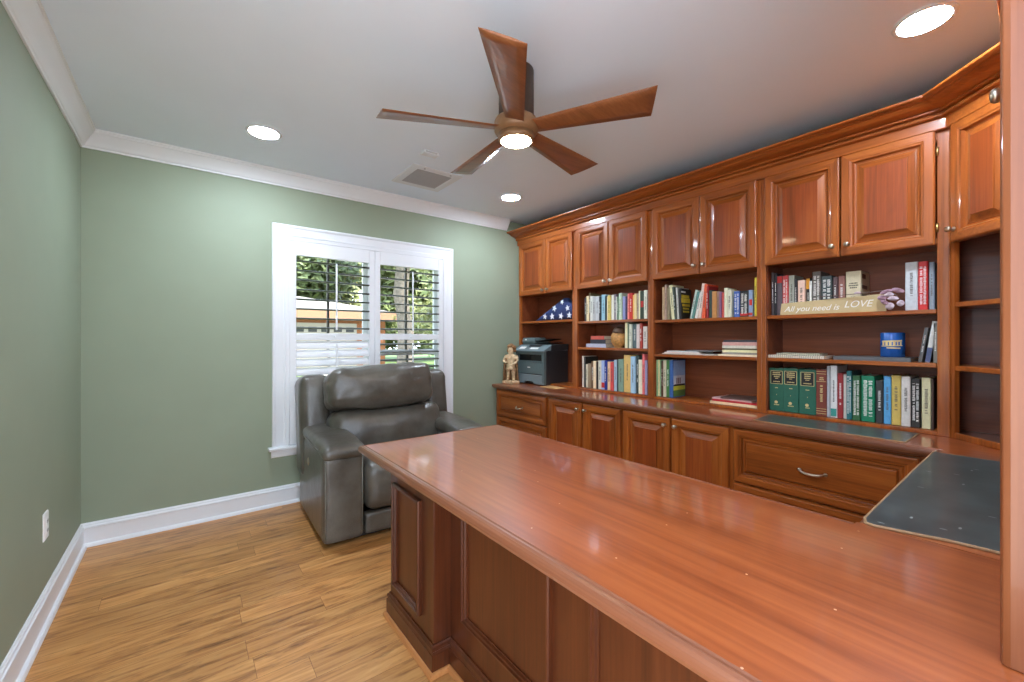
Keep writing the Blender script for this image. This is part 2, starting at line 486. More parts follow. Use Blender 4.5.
# ------------------------------------------------------------------ room numbers (metres)
XL, YB, XR, YR, ZC = -.4835, 3.483, 3.075, -.262, 2.44
ZT = .76
FX = 2.80             # face of the upper bookcases
BOOKS = {
 'flagside': (1.372, 2.825, [
   (2.573, 0.0232, 0.213, (70, 60, 62), 'dark grey'),
   (2.547, 0.0272, 0.224, (235, 215, 170), 'cream'),
   (2.5235, 0.0182, 0.248, (125, 110, 75), 'tall olive'),
   (2.498, 0.0312, 0.22, (215, 215, 205), 'white'),
   (2.465, 0.0332, 0.215, (180, 180, 178), 'grey speckled', 'txt'),
   (2.4275, 0.0402, 0.214, (195, 198, 200), 'silver grey', 'txt'),
   (2.3975, 0.0182, 0.207, (35, 40, 48), 'black'),
   (2.3645, 0.0462, 0.222, (150, 190, 205), 'light blue', 'txt'),
   (2.3345, 0.0122, 0.207, (40, 62, 68), 'dark teal'),
   (2.3205, 0.0142, 0.203, (226, 216, 190), 'ivory'),
   (2.297, 0.0312, 0.211, (222, 200, 110), 'yellow'),
   (2.2645, 0.0282, 0.211, (226, 222, 206), 'off white'),
   (2.2385, 0.0222, 0.214, (122, 112, 116), 'mauve grey'),
   (2.222, 0.0092, 0.193, (230, 228, 220), 'thin white'),
   (2.208, 0.0172, 0.192, (90, 122, 96), 'green'),
   (2.1835, 0.0302, 0.219, (196, 215, 186), 'pale green', 'txt'),
   (2.1525, 0.0302, 0.19, (140, 145, 190), 'lavender'),
   (2.127, 0.0192, 0.19, (58, 42, 78), 'dark purple'),
   (2.107, 0.0192, 0.208, (235, 140, 130), 'pink'),
   (2.08, 0.0332, 0.21, (200, 48, 35), 'red'),
   (2.0555, 0.0142, 0.194, (235, 185, 100), 'orange yellow'),
   (2.0375, 0.0202, 0.202, (235, 214, 160), 'pale yellow'),
   (2.017, 0.0192, 0.203, (170, 150, 130), 'mottled tan', 'txt'),
   (1.9995, 0.0142, 0.22, (240, 235, 195), 'tall cream'),
   (1.974, 0.0352, 0.217, (50, 62, 46), 'dark green', 'red'),
   (1.9405, 0.0282, 0.221, (230, 230, 212), 'tall white'),
 ]),
 'carved': (1.14, 2.825, [
   (2.13, 0.0312, 0.208, (235, 225, 182), 'cream'),
   (2.104, 0.0192, 0.203, (96, 112, 86), 'grey green'),
   (2.0815, 0.0242, 0.193, (220, 225, 205), 'pale'),
   (2.047, 0.0412, 0.192, (85, 105, 108), 'slate blue', 'txt'),
   (2.0105, 0.0302, 0.194, (216, 202, 196), 'pinkish white'),
   (1.983, 0.0232, 0.199, (165, 58, 45), 'brick red', 'txt'),
   (1.9485, 0.0382, 0.172, (216, 206, 196), 'short white', 'txt'),
 ]),
 'printer': (0.781, 2.825, [
   (2.5965, 0.0222, 0.278, (226, 212, 192), 'tall cream'),
   (2.575, 0.0192, 0.273, (40, 40, 36), 'tall black'),
   (2.5545, 0.0202, 0.207, (222, 216, 190), 'ivory'),
   (2.525, 0.0372, 0.214, (152, 132, 106), 'grey tan'),
   (2.4895, 0.0322, 0.236, (122, 92, 66), 'brown'),
   (2.4565, 0.0322, 0.24, (246, 222, 182), 'peach cream'),
   (2.4325, 0.0142, 0.236, (45, 42, 40), 'thin black'),
   (2.4065, 0.0362, 0.245, (220, 216, 196), 'pale cream', 'txt'),
   (2.3675, 0.0402, 0.247, (170, 190, 226), 'pale blue', 'redlow'),
   (2.334, 0.0252, 0.251, (35, 55, 140), 'navy blue'),
   (2.3045, 0.0322, 0.241, (236, 200, 160), 'peach', 'txt'),
   (2.2715, 0.0322, 0.237, (225, 80, 75), 'coral red', 'txt'),
   (2.232, 0.0292, 0.258, (170, 190, 205), 'grey blue'),
   (2.211, 0.0112, 0.264, (38, 60, 62), 'thin dark teal'),
   (2.179, 0.0512, 0.266, (130, 160, 140), 'sage green', 'txt'),
   (2.1175, 0.0682, 0.302, (222, 186, 110), 'tall tan'),
   (2.059, 0.0432, 0.293, (165, 200, 222), 'light blue', 'txt'),
   (2.0235, 0.0262, 0.302, (60, 76, 72), 'dark green', 'txt'),
   (1.9915, 0.0322, 0.27, (230, 225, 196), 'off white'),
   (1.9635, 0.0222, 0.315, (236, 118, 118), 'tall pink'),
   (1.938, 0.0232, 0.267, (160, 150, 182), 'lavender'),
 ]),
 'leaning': (1.358, 2.825, [
   (1.7905, 0.0182, 0.245, (190, 160, 120), 'tan'),
   (1.772, 0.0172, 0.26, (178, 150, 132), 'dusty pink'),
   (1.752, 0.0212, 0.239, (140, 130, 100), 'olive'),
   (1.7125, 0.0282, 0.254, (230, 226, 182), 'leaning cream', 'lean', -40),
   (1.69, 0.0152, 0.238, (70, 80, 70), 'leaning dark green', 'lean', -35),
   (1.6735, 0.0162, 0.232, (202, 202, 192), 'leaning pale grey', 'lean', -22),
   (1.655, 0.0172, 0.222, (30, 28, 26), 'black and yellow', 'cover', 'lean', -12),
   (1.577, 0.0172, 0.204, (200, 215, 202), 'leaning mint white', 'lean', 70),
   (1.5575, 0.0182, 0.189, (90, 140, 130), 'leaning teal', 'lean', 70),
   (1.5355, 0.0202, 0.185, (216, 212, 202), 'leaning white', 'lean', 66),
   (1.512, 0.0212, 0.242, (226, 205, 190), 'leaning tall white', 'txt', 'lean', 50),
   (1.4845, 0.0222, 0.235, (226, 90, 50), 'leaning orange red', 'lean', 32),
   (1.457, 0.0152, 0.22, (150, 30, 36), 'dark red'),
   (1.435, 0.0252, 0.19, (50, 66, 60), 'black green'),
   (1.405, 0.0312, 0.179, (186, 130, 70), 'tan brown'),
   (1.381, 0.0152, 0.177, (150, 120, 100), 'brown'),
   (1.365, 0.0132, 0.171, (132, 92, 122), 'mauve'),
   (1.3515, 0.0122, 0.167, (206, 92, 82), 'red pink'),
   (1.333, 0.0232, 0.196, (226, 225, 196), 'ivory'),
   (1.3065, 0.0262, 0.181, (216, 216, 190), 'cream'),
   (1.262, 0.0372, 0.168, (60, 96, 172), 'blue', 'title'),
   (1.215, 0.0512, 0.166, (34, 34, 38), 'black with red band', 'title'),
   (1.174, 0.0252, 0.167, (140, 160, 190), 'pale blue', 'red'),
   (1.144, 0.0152, 0.242, (230, 205, 60), 'tall yellow'),
 ]),
 'scenic': (0.781, 2.83, [
   (1.8545, 0.0342, 0.275, (150, 190, 140), 'pale green', 'txt'),
   (1.8275, 0.0182, 0.275, (214, 208, 150), 'yellow cream'),
   (1.807, 0.0152, 0.267, (92, 60, 42), 'thin brown'),
   (1.786, 0.0252, 0.275, (205, 198, 170), 'mottled beige', 'txt'),
   (1.759, 0.0272, 0.274, (70, 120, 60), 'leafy green', 'txt'),
   (1.7315, 0.0262, 0.277, (52, 92, 152), 'blue', 'scene'),
 ]),
 'sign': (1.358, 2.86, [
   (1.062, 0.0152, 0.267, (72, 62, 62), 'tall charcoal', 'txt'),
   (1.046, 0.0152, 0.26, (24, 24, 28), 'tall black'),
   (1.0225, 0.0302, 0.242, (92, 82, 88), 'grey with red top', 'redtop'),
   (0.991, 0.0312, 0.24, (200, 68, 68), 'red', 'title'),
   (0.9595, 0.0302, 0.237, (170, 175, 160), 'grey green', 'txt'),
   (0.934, 0.0152, 0.211, (30, 30, 34), 'black'),
   (0.9065, 0.0362, 0.203, (226, 190, 170), 'cream and red', 'txt'),
   (0.876, 0.0192, 0.212, (30, 30, 30), 'black with orange top', 'orangetop'),
   (0.8595, 0.0122, 0.193, (216, 216, 206), 'thin white'),
   (0.8305, 0.0422, 0.243, (92, 86, 80), 'mottled charcoal', 'title'),
   (0.7825, 0.0502, 0.213, (58, 70, 70), 'thick slate', 'title'),
   (0.7445, 0.0202, 0.203, (86, 66, 68), 'dark mauve'),
   (0.7175, 0.0302, 0.206, (150, 100, 90), 'dusty red', 'txt'),
   (0.4325, 0.0462, 0.241, (200, 205, 206), 'thick pale grey'),
   (0.3905, 0.0342, 0.238, (206, 44, 42), 'bright red', 'title'),
   (0.361, 0.0192, 0.231, (140, 150, 160), 'blue grey', 'txt'),
 ]),
 'law': (0.781, 2.835, [
   (1.036, 0.0812, 0.257, (38, 98, 78), 'first green', 'law'),
   (0.954, 0.0812, 0.259, (38, 98, 78), 'middle green', 'law'),
   (0.8695, 0.0842, 0.258, (38, 98, 78), 'last green', 'law'),
   (0.8015, 0.0502, 0.263, (122, 56, 42), 'red brown', 'ribbed'),
   (0.769, 0.0132, 0.283, (170, 172, 176), 'thin grey'),
   (0.746, 0.0312, 0.287, (226, 226, 222), 'white', 'tealfoot'),
   (0.7155, 0.0262, 0.246, (150, 40, 42), 'dark red', 'txt'),
   (0.695, 0.0132, 0.242, (196, 190, 180), 'pale grey'),
   (0.676, 0.0232, 0.261, (36, 108, 112), 'teal', 'title'),
   (0.6455, 0.0342, 0.238, (48, 98, 56), 'forest green', 'title'),
   (0.597, 0.0552, 0.241, (18, 128, 90), 'thick emerald', 'title'),
   (0.5505, 0.0302, 0.219, (52, 52, 52), 'black and grey', 'txt'),
   (0.5195, 0.0282, 0.243, (90, 165, 216), 'sky blue'),
   (0.4865, 0.0362, 0.25, (206, 180, 92), 'gold'),
   (0.4495, 0.0342, 0.248, (216, 211, 202), 'white', 'txt'),
   (0.4145, 0.0342, 0.239, (40, 38, 34), 'black and white', 'title'),
   (0.3765, 0.0322, 0.247, (212, 206, 162), 'pale yellow'),
   (0.354, 0.0072, 0.242, (70, 48, 38), 'thin dark brown'),
 ]),
}
# ------------------------------------------------------------------ the room shell
b = MB(); b.box(XL-.12, XR+.12, -.4, YB+.14, -.12, 0)
struct(b.build('floor', M['floor']))
b = MB(); b.box(XL-.12, XR+.12, -.7, YB+.14, ZC, ZC+.12)
struct(b.build('ceiling', M['ceil']))
b = MB(); b.box(XL-.12, XL, .62, YB+.14, 0, ZC)  # stops short: out-of-view gap added so daylight fills the room
struct(b.build('wall_left', M['wall']))
b = MB(); b.box(XR, XR+.12, YR-.12, YB+.14, 0, ZC)
struct(b.build('wall_right', M['wall']))
# window wall with its opening
WX0, WX1, WZ0, WZ1 = .58, 1.905, .405, 1.975
b = MB()
b.box(XL, WX0, YB, YB+.14, 0, ZC); b.box(WX1, XR, YB, YB+.14, 0, ZC)
b.box(WX0, WX1, YB, YB+.14, 0, WZ0); b.box(WX0, WX1, YB, YB+.14, WZ1, ZC)
struct(b.build('wall_far', M['wall']))
# rear wall with a wide unseen opening added to let fill daylight in
b = MB()
b.box(.84, XR, YR-.12, YR, 0, ZC); b.box(XL-.12, .84, YR-.12, YR, 2.36, ZC)
struct(b.build('wall_rear', M['wall']))
b = MB()
b.box(.80, .84, YR-.13, YR-.0, 0, 2.36); b.box(XL, .84, YR-.13, YR, 2.33, 2.36)
struct(b.build('fill_opening_lining', M['trim']))  # lining of the added opening, out of view

# crown moulding
crown = [(0, 2.3375), (.008, 2.3375), (.010, 2.347), (.016, 2.351), (.020, 2.356), (.030, 2.372), (.044, 2.392), (.058, 2.412), (.064, 2.418), (.066, 2.428), (.070, 2.430), (.070, 2.44)]
b = MB(); b.sweep([(XR-.44, YB), (XL, YB), (XL, .62)], crown)
struct(b.build('trim_1', M['trim']))
# baseboards
base = [(0, .136), (.005, .136), (.007, .131), (.011, .129), (.012, .120), (.017, .116), (.018, .107), (.0145, .104), (.0145, .098), (.0155, .022), (.019, .021), (.026, .017), (.030, .008), (.031, 0), (0, 0)]
b = MB(); b.sweep([(2.5, YB), (XL, YB)], base); struct(b.build('baseboard_far', M['trim']))
b = MB(); b.sweep([(XL, YB), (XL, .62)], base); struct(b.build('baseboard_left', M['trim']))

# ------------------------------------------------------------------ window
win = bpy.data.objects.new('window_1', None); C.objects.link(win); win.location = (1.2425, YB, WZ0); struct(win)
def xz(y0):
    return lambda a, z, c: (a, y0-c, z)
cas = [(-.004, 0), (-.004, .016), (.006, .020), (.012, .016), (.02, .0165), (.06, .021), (.066, .026), (.076, .028), (.083, .024), (.085, .018), (.085, 0)]
b = MB(); b.sweep([(WX0, WZ0), (WX0, WZ1), (WX1, WZ1), (WX1, WZ0)], cas, basis=xz(YB))
b.build('casing', M['trim'], win)
b = MB(); b.box(.47, 2.015, YB-.055, YB+.14, .405, .43)
b.build('sill', M['trim'], win, bevel=.006)
b = MB(); b.sweep([(2.0, .405), (.49, .405)], [(0, 0), (0, .02), (.04, .02), (.046, .014), (.05, .014), (.055, .008), (.055, 0)], basis=xz(YB))
b.build('apron', M['trim'], win)
b = MB()
b.box(WX0, WX0+.012, YB, YB+.14, WZ0, WZ1); b.box(WX1-.012, WX1, YB, YB+.14, WZ0, WZ1); b.box(WX0, WX1, YB, YB+.14, WZ1-.012, WZ1)
b.build('jamb_lining', M['trim'], win)
XM = 1.2425
b = MB()
for x0, x1 in ((WX0+.012, XM-.015), (XM+.015, WX1-.012)):
    for z0, z1, y in ((1.07, WZ1-.012, YB+.115), (.43, 1.115, YB+.085)):
        b.box(x0, x0+.04, y-.015, y+.015, z0, z1); b.box(x1-.04, x1, y-.015, y+.015, z0, z1)
        b.box(x0+.04, x1-.04, y-.015, y+.015, z1-.045, z1); b.box(x0+.04, x1-.04, y-.015, y+.015, z0, z0+.05)
b.box(XM-.02, XM+.02, YB+.06, YB+.135, .43, WZ1-.012)
b.build('sash_frame', M['vinyl'], win)
for x0, x1 in ((WX0+.012, XM-.015), (XM+.015, WX1-.012)):
    xm = (x0+x1)/2
    for z0, z1, y in ((1.12, WZ1-.057, YB+.115), (.48, 1.07, YB+.085)):
        b = MB(); b.box(xm-.008, xm+.008, y-.01, y+.01, z0, z1); b.build('muntin', M['slat'], win)
mg, nt, bs = new_mat('clear_glass')
for n in list(nt.nodes):
    if n.type != 'OUTPUT_MATERIAL': nt.nodes.remove(n)
tr = nt.nodes.new('ShaderNodeBsdfTransparent'); gl = nt.nodes.new('ShaderNodeBsdfGlossy'); gl.inputs['Roughness'].default_value = .02
lw = nt.nodes.new('ShaderNodeLayerWeight'); lw.inputs['Blend'].default_value = .12
mxs = nt.nodes.new('ShaderNodeMixShader')
nt.links.new(lw.outputs['Fresnel'], mxs.inputs[0]); nt.links.new(tr.outputs[0], mxs.inputs[1]); nt.links.new(gl.outputs[0], mxs.inputs[2])
nt.links.new(mxs.outputs[0], nt.nodes['Material Output'].inputs[0])
b = MB()
for x0, x1 in ((WX0+.05, XM-.05), (XM+.05, WX1-.05)):
    b.box(x0, x1, YB+.114, YB+.117, 1.11, WZ1-.05); b.box(x0, x1, YB+.084, YB+.087, .47, 1.08)
b.build('glass', mg, win)

# plantation shutters: an outer frame on the window and two hinged panels
SY = YB-.012           # middle plane of the panels
fr = MB()
fr.box(WX0, WX0+.024, YB-.03, YB+.03, .43, WZ1); fr.box(WX1-.024, WX1, YB-.03, YB+.03, .43, WZ1)
fr.box(WX0+.024, WX1-.024, YB-.03, YB+.03, WZ1-.03, WZ1)
fr.build('shutter_frame', M['trim'], win, bevel=.003)
def shutter(x0, x1, label, lower_tilt):
    t = thing('plantation_shutter', label, 'shutter', ((x0+x1)/2, SY, .432), 'plantation shutters on the window')
    st = .046
    b = MB()
    y0, y1 = SY-.015, SY+.015
    z0, z1 = .434, WZ1-.032
    b.box(x0, x0+st, y0, y1, z0, z1); b.box(x1-st, x1, y0, y1, z0, z1)
    b.box(x0+st, x1-st, y0, y1, 1.84, z1); b.box(x0+st, x1-st, y0, y1, 1.206, 1.258); b.box(x0+st, x1-st, y0, y1, z0, .53)
    b.build('panel_frame', M['trim'], t, bevel=.003)
    def louvers(za, zb, n, tilt, name):
        b = MB()
        p = (zb-za)/n
        for i in range(n):
            zc = za+p*(i+.5)
            mt = Matrix.Translation((0, SY, zc)) @ Matrix.Rotation(D2R(tilt), 4, 'X')
            pr = []
            for k in range(10):
                a = 2*PI*k/10
                pr.append(mt @ Vector((0, .0315*math.cos(a), .0075*math.sin(a))))
            b.prism([(x0+st+.002, q.y, q.z) for q in pr], (x1-x0-2*st-.004, 0, 0))
        return b.build(name, M['slat'] if tilt < 30 else M['trim'], t)  # open slats take the painted shade tone, shut ones stay white
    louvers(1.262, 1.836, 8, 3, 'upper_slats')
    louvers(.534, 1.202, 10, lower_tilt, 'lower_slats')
    xc = (x0+x1)/2+.008
    b = MB(); b.box(xc-.006, xc+.006, SY-.046, SY-.036, 1.285, 1.80); b.build('tilt_rod', M['trim'], t, bevel=.002)
    b = MB(); b.box(xc-.006, xc+.006, SY-.046, SY-.036, .56, 1.18); b.build('tilt_rod', M['trim'], t, bevel=.002)
    b = MB(); b.lathe([(.006, 0), (.008, .006), (.006, .012), (.002, .014)], ((x0+x1)/2, y0, 1.232), (0, -1, 0), 10); b.build('knob', M['trim'], t)
    return t
shutter(WX0+.026, XM-.001, 'plantation shutter panel with shade-darkened upper slats open and white lower slats shut', 72)
shutter(XM+.001, WX1-.026, 'plantation shutter panel with all its shade-darkened slats open, nearer the bookcases', 4)

# ------------------------------------------------------------------ fixtures on walls and ceiling
t = thing('wall_outlet', 'white wall outlet plate low on the bare green wall', 'outlet', (XL, 2.69, .40))
b = MB(); b.rings((XL, 2.655, .345), (0, 1, 0), (0, 0, 1), (1, 0, 0), .072, .118, [(0, 0), (0, .003), (.004, .006)]); b.build('cover_plate', M['plate'], t)
for zc in (.384, .424):
    b = MB(); b.box(XL+.006, XL+.008, 2.674, 2.708, zc-.014, zc+.014); so_ = b.build('socket', M['plate'], t)
    for yy in (2.682, 2.697):
        b = MB(); b.box(XL+.0078, XL+.0088, yy, yy+.003, zc-.006, zc+.006); b.build('slot', M['slot'], so_)

def downlight(x, y, label, first=[None]):
    if first[0] is None:
        t = thing('recessed_light', label, 'ceiling light', (x, y, ZC), 'round recessed ceiling lights')
        b = MB(); b.lathe([(.078, 0), (.092, 0), (.094, -.003), (.09, -.007), (.08, -.009), (.076, -.006)], (x, y, ZC), n=40); b.build('trim_ring', M['trim'], t)
        b = MB(); b.lathe([(.079, -.002), (.078, -.007), (.05, -.0085), (.002, -.009)], (x, y, ZC), n=40); b.build('lens', M['led'], t)
        first[0] = t
        return t
    return dup(first[0], (x, y, ZC), label)
downlight(2.235, .303, 'lit round recessed ceiling light nearest the tall corner cabinets, largest in view')
downlight(.366, 2.862, 'lit round recessed ceiling light above the bare green wall and window edge')
downlight(2.219, 2.871, 'lit round recessed ceiling light beyond the fan, near the far end of the bookcase crown')
downlight(.366, .303, 'round recessed ceiling light by the added opening behind the viewer')

# return air vent: corners measured on the ceiling
t = thing('ceiling_vent', 'white square ceiling vent with grey slatted grille beyond the fan', 'vent', (1.45, 2.93, ZC))
b = MB(); b.rings((1.255, 2.735, ZC), (1, 0, 0), (0, 1, 0), (0, 0, -1), .40, .40, [(0, 0), (0, .004), (.006, .008), (.045, .008), (.06, .004), (.06, .001)], mi=(0, 0), cap=False); b.build('frame', M['vent'], t)
b = MB()
for i in range(17):
    y = 2.80+i*.0165
    b.prism([(1.314, y, ZC-.001), (1.314, y+.012, ZC-.006), (1.314, y+.0135, ZC-.006), (1.314, y+.0015, ZC-.001)], (.282, 0, 0))
b.box(1.31, 1.60, 2.79, 3.08, ZC-.0012, ZC-.0004)
b.build('grille', M['grille'], t)
for x in (1.35, 1.56):
    b = MB(); b.lathe([(.008, 0), (.008, .004), (.004, .006)], (x, 2.752, ZC-.008), (0, 0, -1), 10); b.build('latch', M['grille'], t)
t = thing('ceiling_sensor', 'small white box sensor on the ceiling beside the square vent', 'sensor', (1.265, 2.51, ZC))
b = MB(); b.box(1.21, 1.32, 2.48, 2.54, ZC-.02, ZC); b.build('housing', M['vent'], t, bevel=.006)
b = MB(); b.box(1.225, 1.305, 2.4785, 2.480, ZC-.015, ZC-.006); b.build('face', M['grille'], t)

# ------------------------------------------------------------------ ceiling fan
FXc, FYc = 1.19, 1.50
fan = thing('ceiling_fan', 'five-blade wooden ceiling fan with a lit round lamp', 'ceiling fan', (FXc, FYc, ZC))
b = MB(); b.lathe([(.05, 0), (.078, -.002), (.08, -.006), (.08, -.215), (.078, -.23), (.06, -.235)], (FXc, FYc, ZC), n=40); b.build('housing', M['bronze'], fan)
b = MB(); b.lathe([(.06, -.225), (.094, -.228), (.1, -.238), (.1, -.276), (.092, -.290), (.074, -.294), (.07, -.30)], (FXc, FYc, ZC), n=40); b.build('hub', M['hub'], fan)
b = MB(); b.lathe([(.07, -.292), (.080, -.293), (.081, -.318), (.078, -.324), (.070, -.325), (.070, -.318)], (FXc, FYc, ZC), n=40); b.build('lamp_ring', M['hub'], fan)
b = MB(); b.lathe([(.070, -.314), (.070, -.324), (.05, -.3265), (.002, -.328)], (FXc, FYc, ZC), n=40); b.build('lamp_lens', M['fanled'], fan)
def blade_mesh(ang):
    b = MB()
    N = 14
    L = .60
    top, bot = [], []
    p = D2R(13)
    R = Matrix.Translation((FXc, FYc, 2.172)) @ Matrix.Rotation(ang, 4, 'Z')
    for i in range(N+1):
        r = .06+(L-.06)*i/N
        f = i/N
        ease = max(0., 1-f*6)
        wl = .040+.044*f      # leading side (counter-clockwise)
        wt = .040+.032*f
        # the tip is cut at a slant
        rl = r-.022*f**8; rt = r+.016*f**8
        tw = p*(1-.0*f)
        for lst, dz in ((top, .004), (bot, -.004)):
            row = []
            for k in range(5):
                u = k/4
                s_ = -wt+(wl+wt)*u
                rr = rt+(rl-rt)*u
                z = -math.sin(tw)*s_+dz*(1-abs(2*u-1)**4*.8)
                row.append(R @ Vector((rr, s_*math.cos(tw), z)))
            lst.append(row)
    def grid(rows, flip):
        n = len(rows[0])
        vs = [q for r in rows for q in r]
        fs = [(i*n+j, i*n+j+1, (i+1)*n+j+1, (i+1)*n+j) for i in range(len(rows)-1) for j in range(n-1)]
        b.add(vs, fs, 0, True)
    grid(top, 0); grid(bot, 1)
    for e in (0, 4):
        for i in range(N):
            b.add([top[i][e], top[i+1][e], bot[i+1][e], bot[i][e]], [(0, 1, 2, 3)])
    for i in (0, N):
        for k in range(4):
            b.add([top[i][k], top[i][k+1], bot[i][k+1], bot[i][k]], [(0, 1, 2, 3)])
    return b
for k in range(5):
    blade_mesh(D2R(227+72*k)).build('blade', M['walnut'], fan)

# ------------------------------------------------------------------ panel doors, drawers, knobs
DOOR = [(0, 0), (0, .016), (.002, .0195), (.006, .021), (.008, .0225), (.038, .0225), (.043, .0195), (.0495, .0185), (.051, .014), (.056, .004), (.064, .002), (.066, .005), (.071, .006), (.096, .0165), (.0965, .0205), (.099, .0215)]
def panel(parent, name, O, U, V, N, w, h, loops=DOOR, mats=None):
    b = MB(); b.rings(O, U, V, N, w, h, loops, mi=(0, 1), mcap=2, back=True)
    return b.build(name, mats or [M['wz'], M['wy'], M['wpan']], parent)
def knob(parent, p, N, r=.0135):
    b = MB(); b.lathe([(.011, 0), (.011, .003), (.0055, .006), (.005, .014), (.009, .017), (r, .021), (r, .026), (r*.8, .031), (r*.3, .033)], p, N, 14)
    return b.build('knob', M['nickel'], parent)
def pull(parent, p, U, N, w=.10):
    p, U, N = Vector(p), Vector(U), Vector(N)
    b = MB()
    pts = []
    for i in range(13):
        s_ = i/12*2-1
        pts.append(p+U*(s_*w/2)+N*(.004+.024*(1-s_**4))+Vector((0, 0, -.008*(1-s_*s_))))
    b.path_tube(pts, lambda f: .0045+.002*math.sin(f*PI), 8)
    for s_ in (-1, 1):
        b.lathe([(.009, 0), (.009, .003), (.005, .007)], p+U*(s_*w/2), N, 10)
    return b.build('handle', M['nickel'], parent)

# ------------------------------------------------------------------ upper bookcases on the right-hand wall
BAYS = [(2.67, YB-.003), (1.88, 2.67), (1.10, 1.88), (.295, 1.10)]      # low y, high y
INSIDE = [(2.705, 3.45), (1.907, 2.64), (1.127, 1.855), (.335, 1.075)]
SHELF = [[1.395], [1.372, 1.140], [1.358, 1.102], [1.358, 1.102]]
DOORS = [[(3.05, 3.462), (2.692, 3.044)], [(2.275, 2.64), (1.905, 2.27)], [(1.49, 1.857), (1.122, 1.485)], [(.706, 1.077), (.339, .700)]]
KZ = [1.697, 1.70, 1.722, 1.718]
BL = ['wall bookcase unit nearest the window wall, holding the folded flag and the printer',
      'wall bookcase unit packed with three rows of books and a carved wooden head',
      'wall bookcase unit with leaning books above stacked magazines and mostly bare shelves',
      'wall bookcase unit with the lettered board, blue tin and green law volumes']
for i, ((ya, yb), (ia, ib)) in enumerate(zip(BAYS, INSIDE)):
    t = thing('bookcase_unit', BL[i], 'bookcase', (FX+.13, (ya+yb)/2, ZT), 'cherry bookcase units along the right-hand wall')
    b = MB()
    b.box(FX, XR-.003, ya, ia, ZT+.001, 2.30); b.box(FX, XR-.003, ib, yb, ZT+.001, 2.30)       # sides with their face stiles
    b.box(FX+.004, XR-.003, ia, ib, ZT+.001, ZT+.019)                                      # floor of the unit
    b.box(FX+.002, XR-.003, ia, ib, 1.668, 1.69)                                                # bottom of the cupboard
    b.box(FX, FX+.02, ia, ib, 2.15, 2.30)                                                       # top rail
    b.build('carcass', M['wz'], t, bevel=.002)
    b = MB(); b.box(XR-.02, XR-.004, ia, ib, ZT+.019, 2.28); b.build('back_panel', M['inner'], t)
    for y0_, y1_ in ((ia, ia+.002), (ib-.002, ib)):
        b = MB(); b.box(FX+.02, XR-.02, y0_, y1_, ZT+.02, 1.667); b.build('side_lining', M['inner'], t)
    for z in SHELF[i]:
        b = MB(); b.box(FX+.004, XR-.021, ia+.002, ib-.002, z-.021, z); b.build('shelf', M['wy'], t, bevel=.003)
    for j, (da, db) in enumerate(DOORS[i]):
        d = panel(t, 'door', (FX, da, 1.66), (0, 1, 0), (0, 0, 1), (-1, 0, 0), db-da, .54)
        ky = da+.03 if j == 0 else db-.03
        zz = KZ[i]
        b = knob(d, (FX-.021, ky, zz), (-1, 0, 0))
        if i == 3 and j == 1:
            for zz in (1.74, 2.1):
                h = MB(); h.tube((FX-.006, .334, zz-.02), (FX-.006, .334, zz+.02), .005, n=8); h.build('hinge', M['brass'], d)

# diagonal corner unit
A = Vector((FX, .295)); Bc = Vector((2.55, .045))
dU = Vector((Bc.x-A.x, Bc.y-A.y, 0)).normalized(); dN = Vector((-dU.y*-1, 0, 0))
dN = Vector((dU.y, -dU.x, 0))
if dN.x > 0: dN = -dN
DL = (Bc-A).length
t = thing('corner_bookcase', 'diagonal corner bookcase with empty shelves and one cupboard door', 'bookcase', (2.8, .05, ZT))
def dp(s_, z, d=0.):
    q = Vector((A.x, A.y, z))+dU*s_+dN*d
    return q
def dbox(b, s0, s1, z0, z1, d0, d1, mi=0):
    pts = [dp(s0, z0, d0), dp(s1, z0, d0), dp(s1, z0, d1), dp(s0, z0, d1)]
    return b.prism(pts, (0, 0, z1-z0), mi)
b = MB()
dbox(b, 0, .026, ZT+.001, 2.30, -.02, 0); dbox(b, DL-.03, DL, ZT+.001, 2.30, -.02, 0)
dbox(b, .026, DL-.03, ZT+.001, ZT+.028, -.02, 0); dbox(b, .026, DL-.03, 2.15, 2.30, -.02, 0); dbox(b, .026, DL-.03, 1.66, 1.69, -.02, -.002)
b.box(2.79, XR-.003, .290, .2945, ZT+.001, 2.28)
b.box(2.545, 2.5495, YR+.006, .04, ZT+.001, 2.28)
b.build('carcass', M['wz'], t, bevel=.002)
b = MB()
b.box(XR-.02, XR-.004, YR+.02, .289, ZT+.002, 2.28); b.box(2.551, XR-.02, YR+.004, YR+.02, ZT+.002, 2.28)
b.build('back_panel', M['inner'], t)
for z in (1.385, 1.093):
    p0, p1 = dp(.004, z-.022, -.004), dp(DL-.004, z-.022, -.004)
    b = MB(); b.prism([p0, p1, (2.553, YR+.021, z-.022), (XR-.021, YR+.021, z-.022), (XR-.021, .288, z-.022), (2.806, .288, z-.022)], (0, 0, .022)); b.build('shelf', M['wy'], t, bevel=.003)
d = panel(t, 'door', dp(.028, 1.66), dU, (0, 0, 1), dN, DL-.06, .54)
knob(d, dp(.048, 1.716, .021), dN)

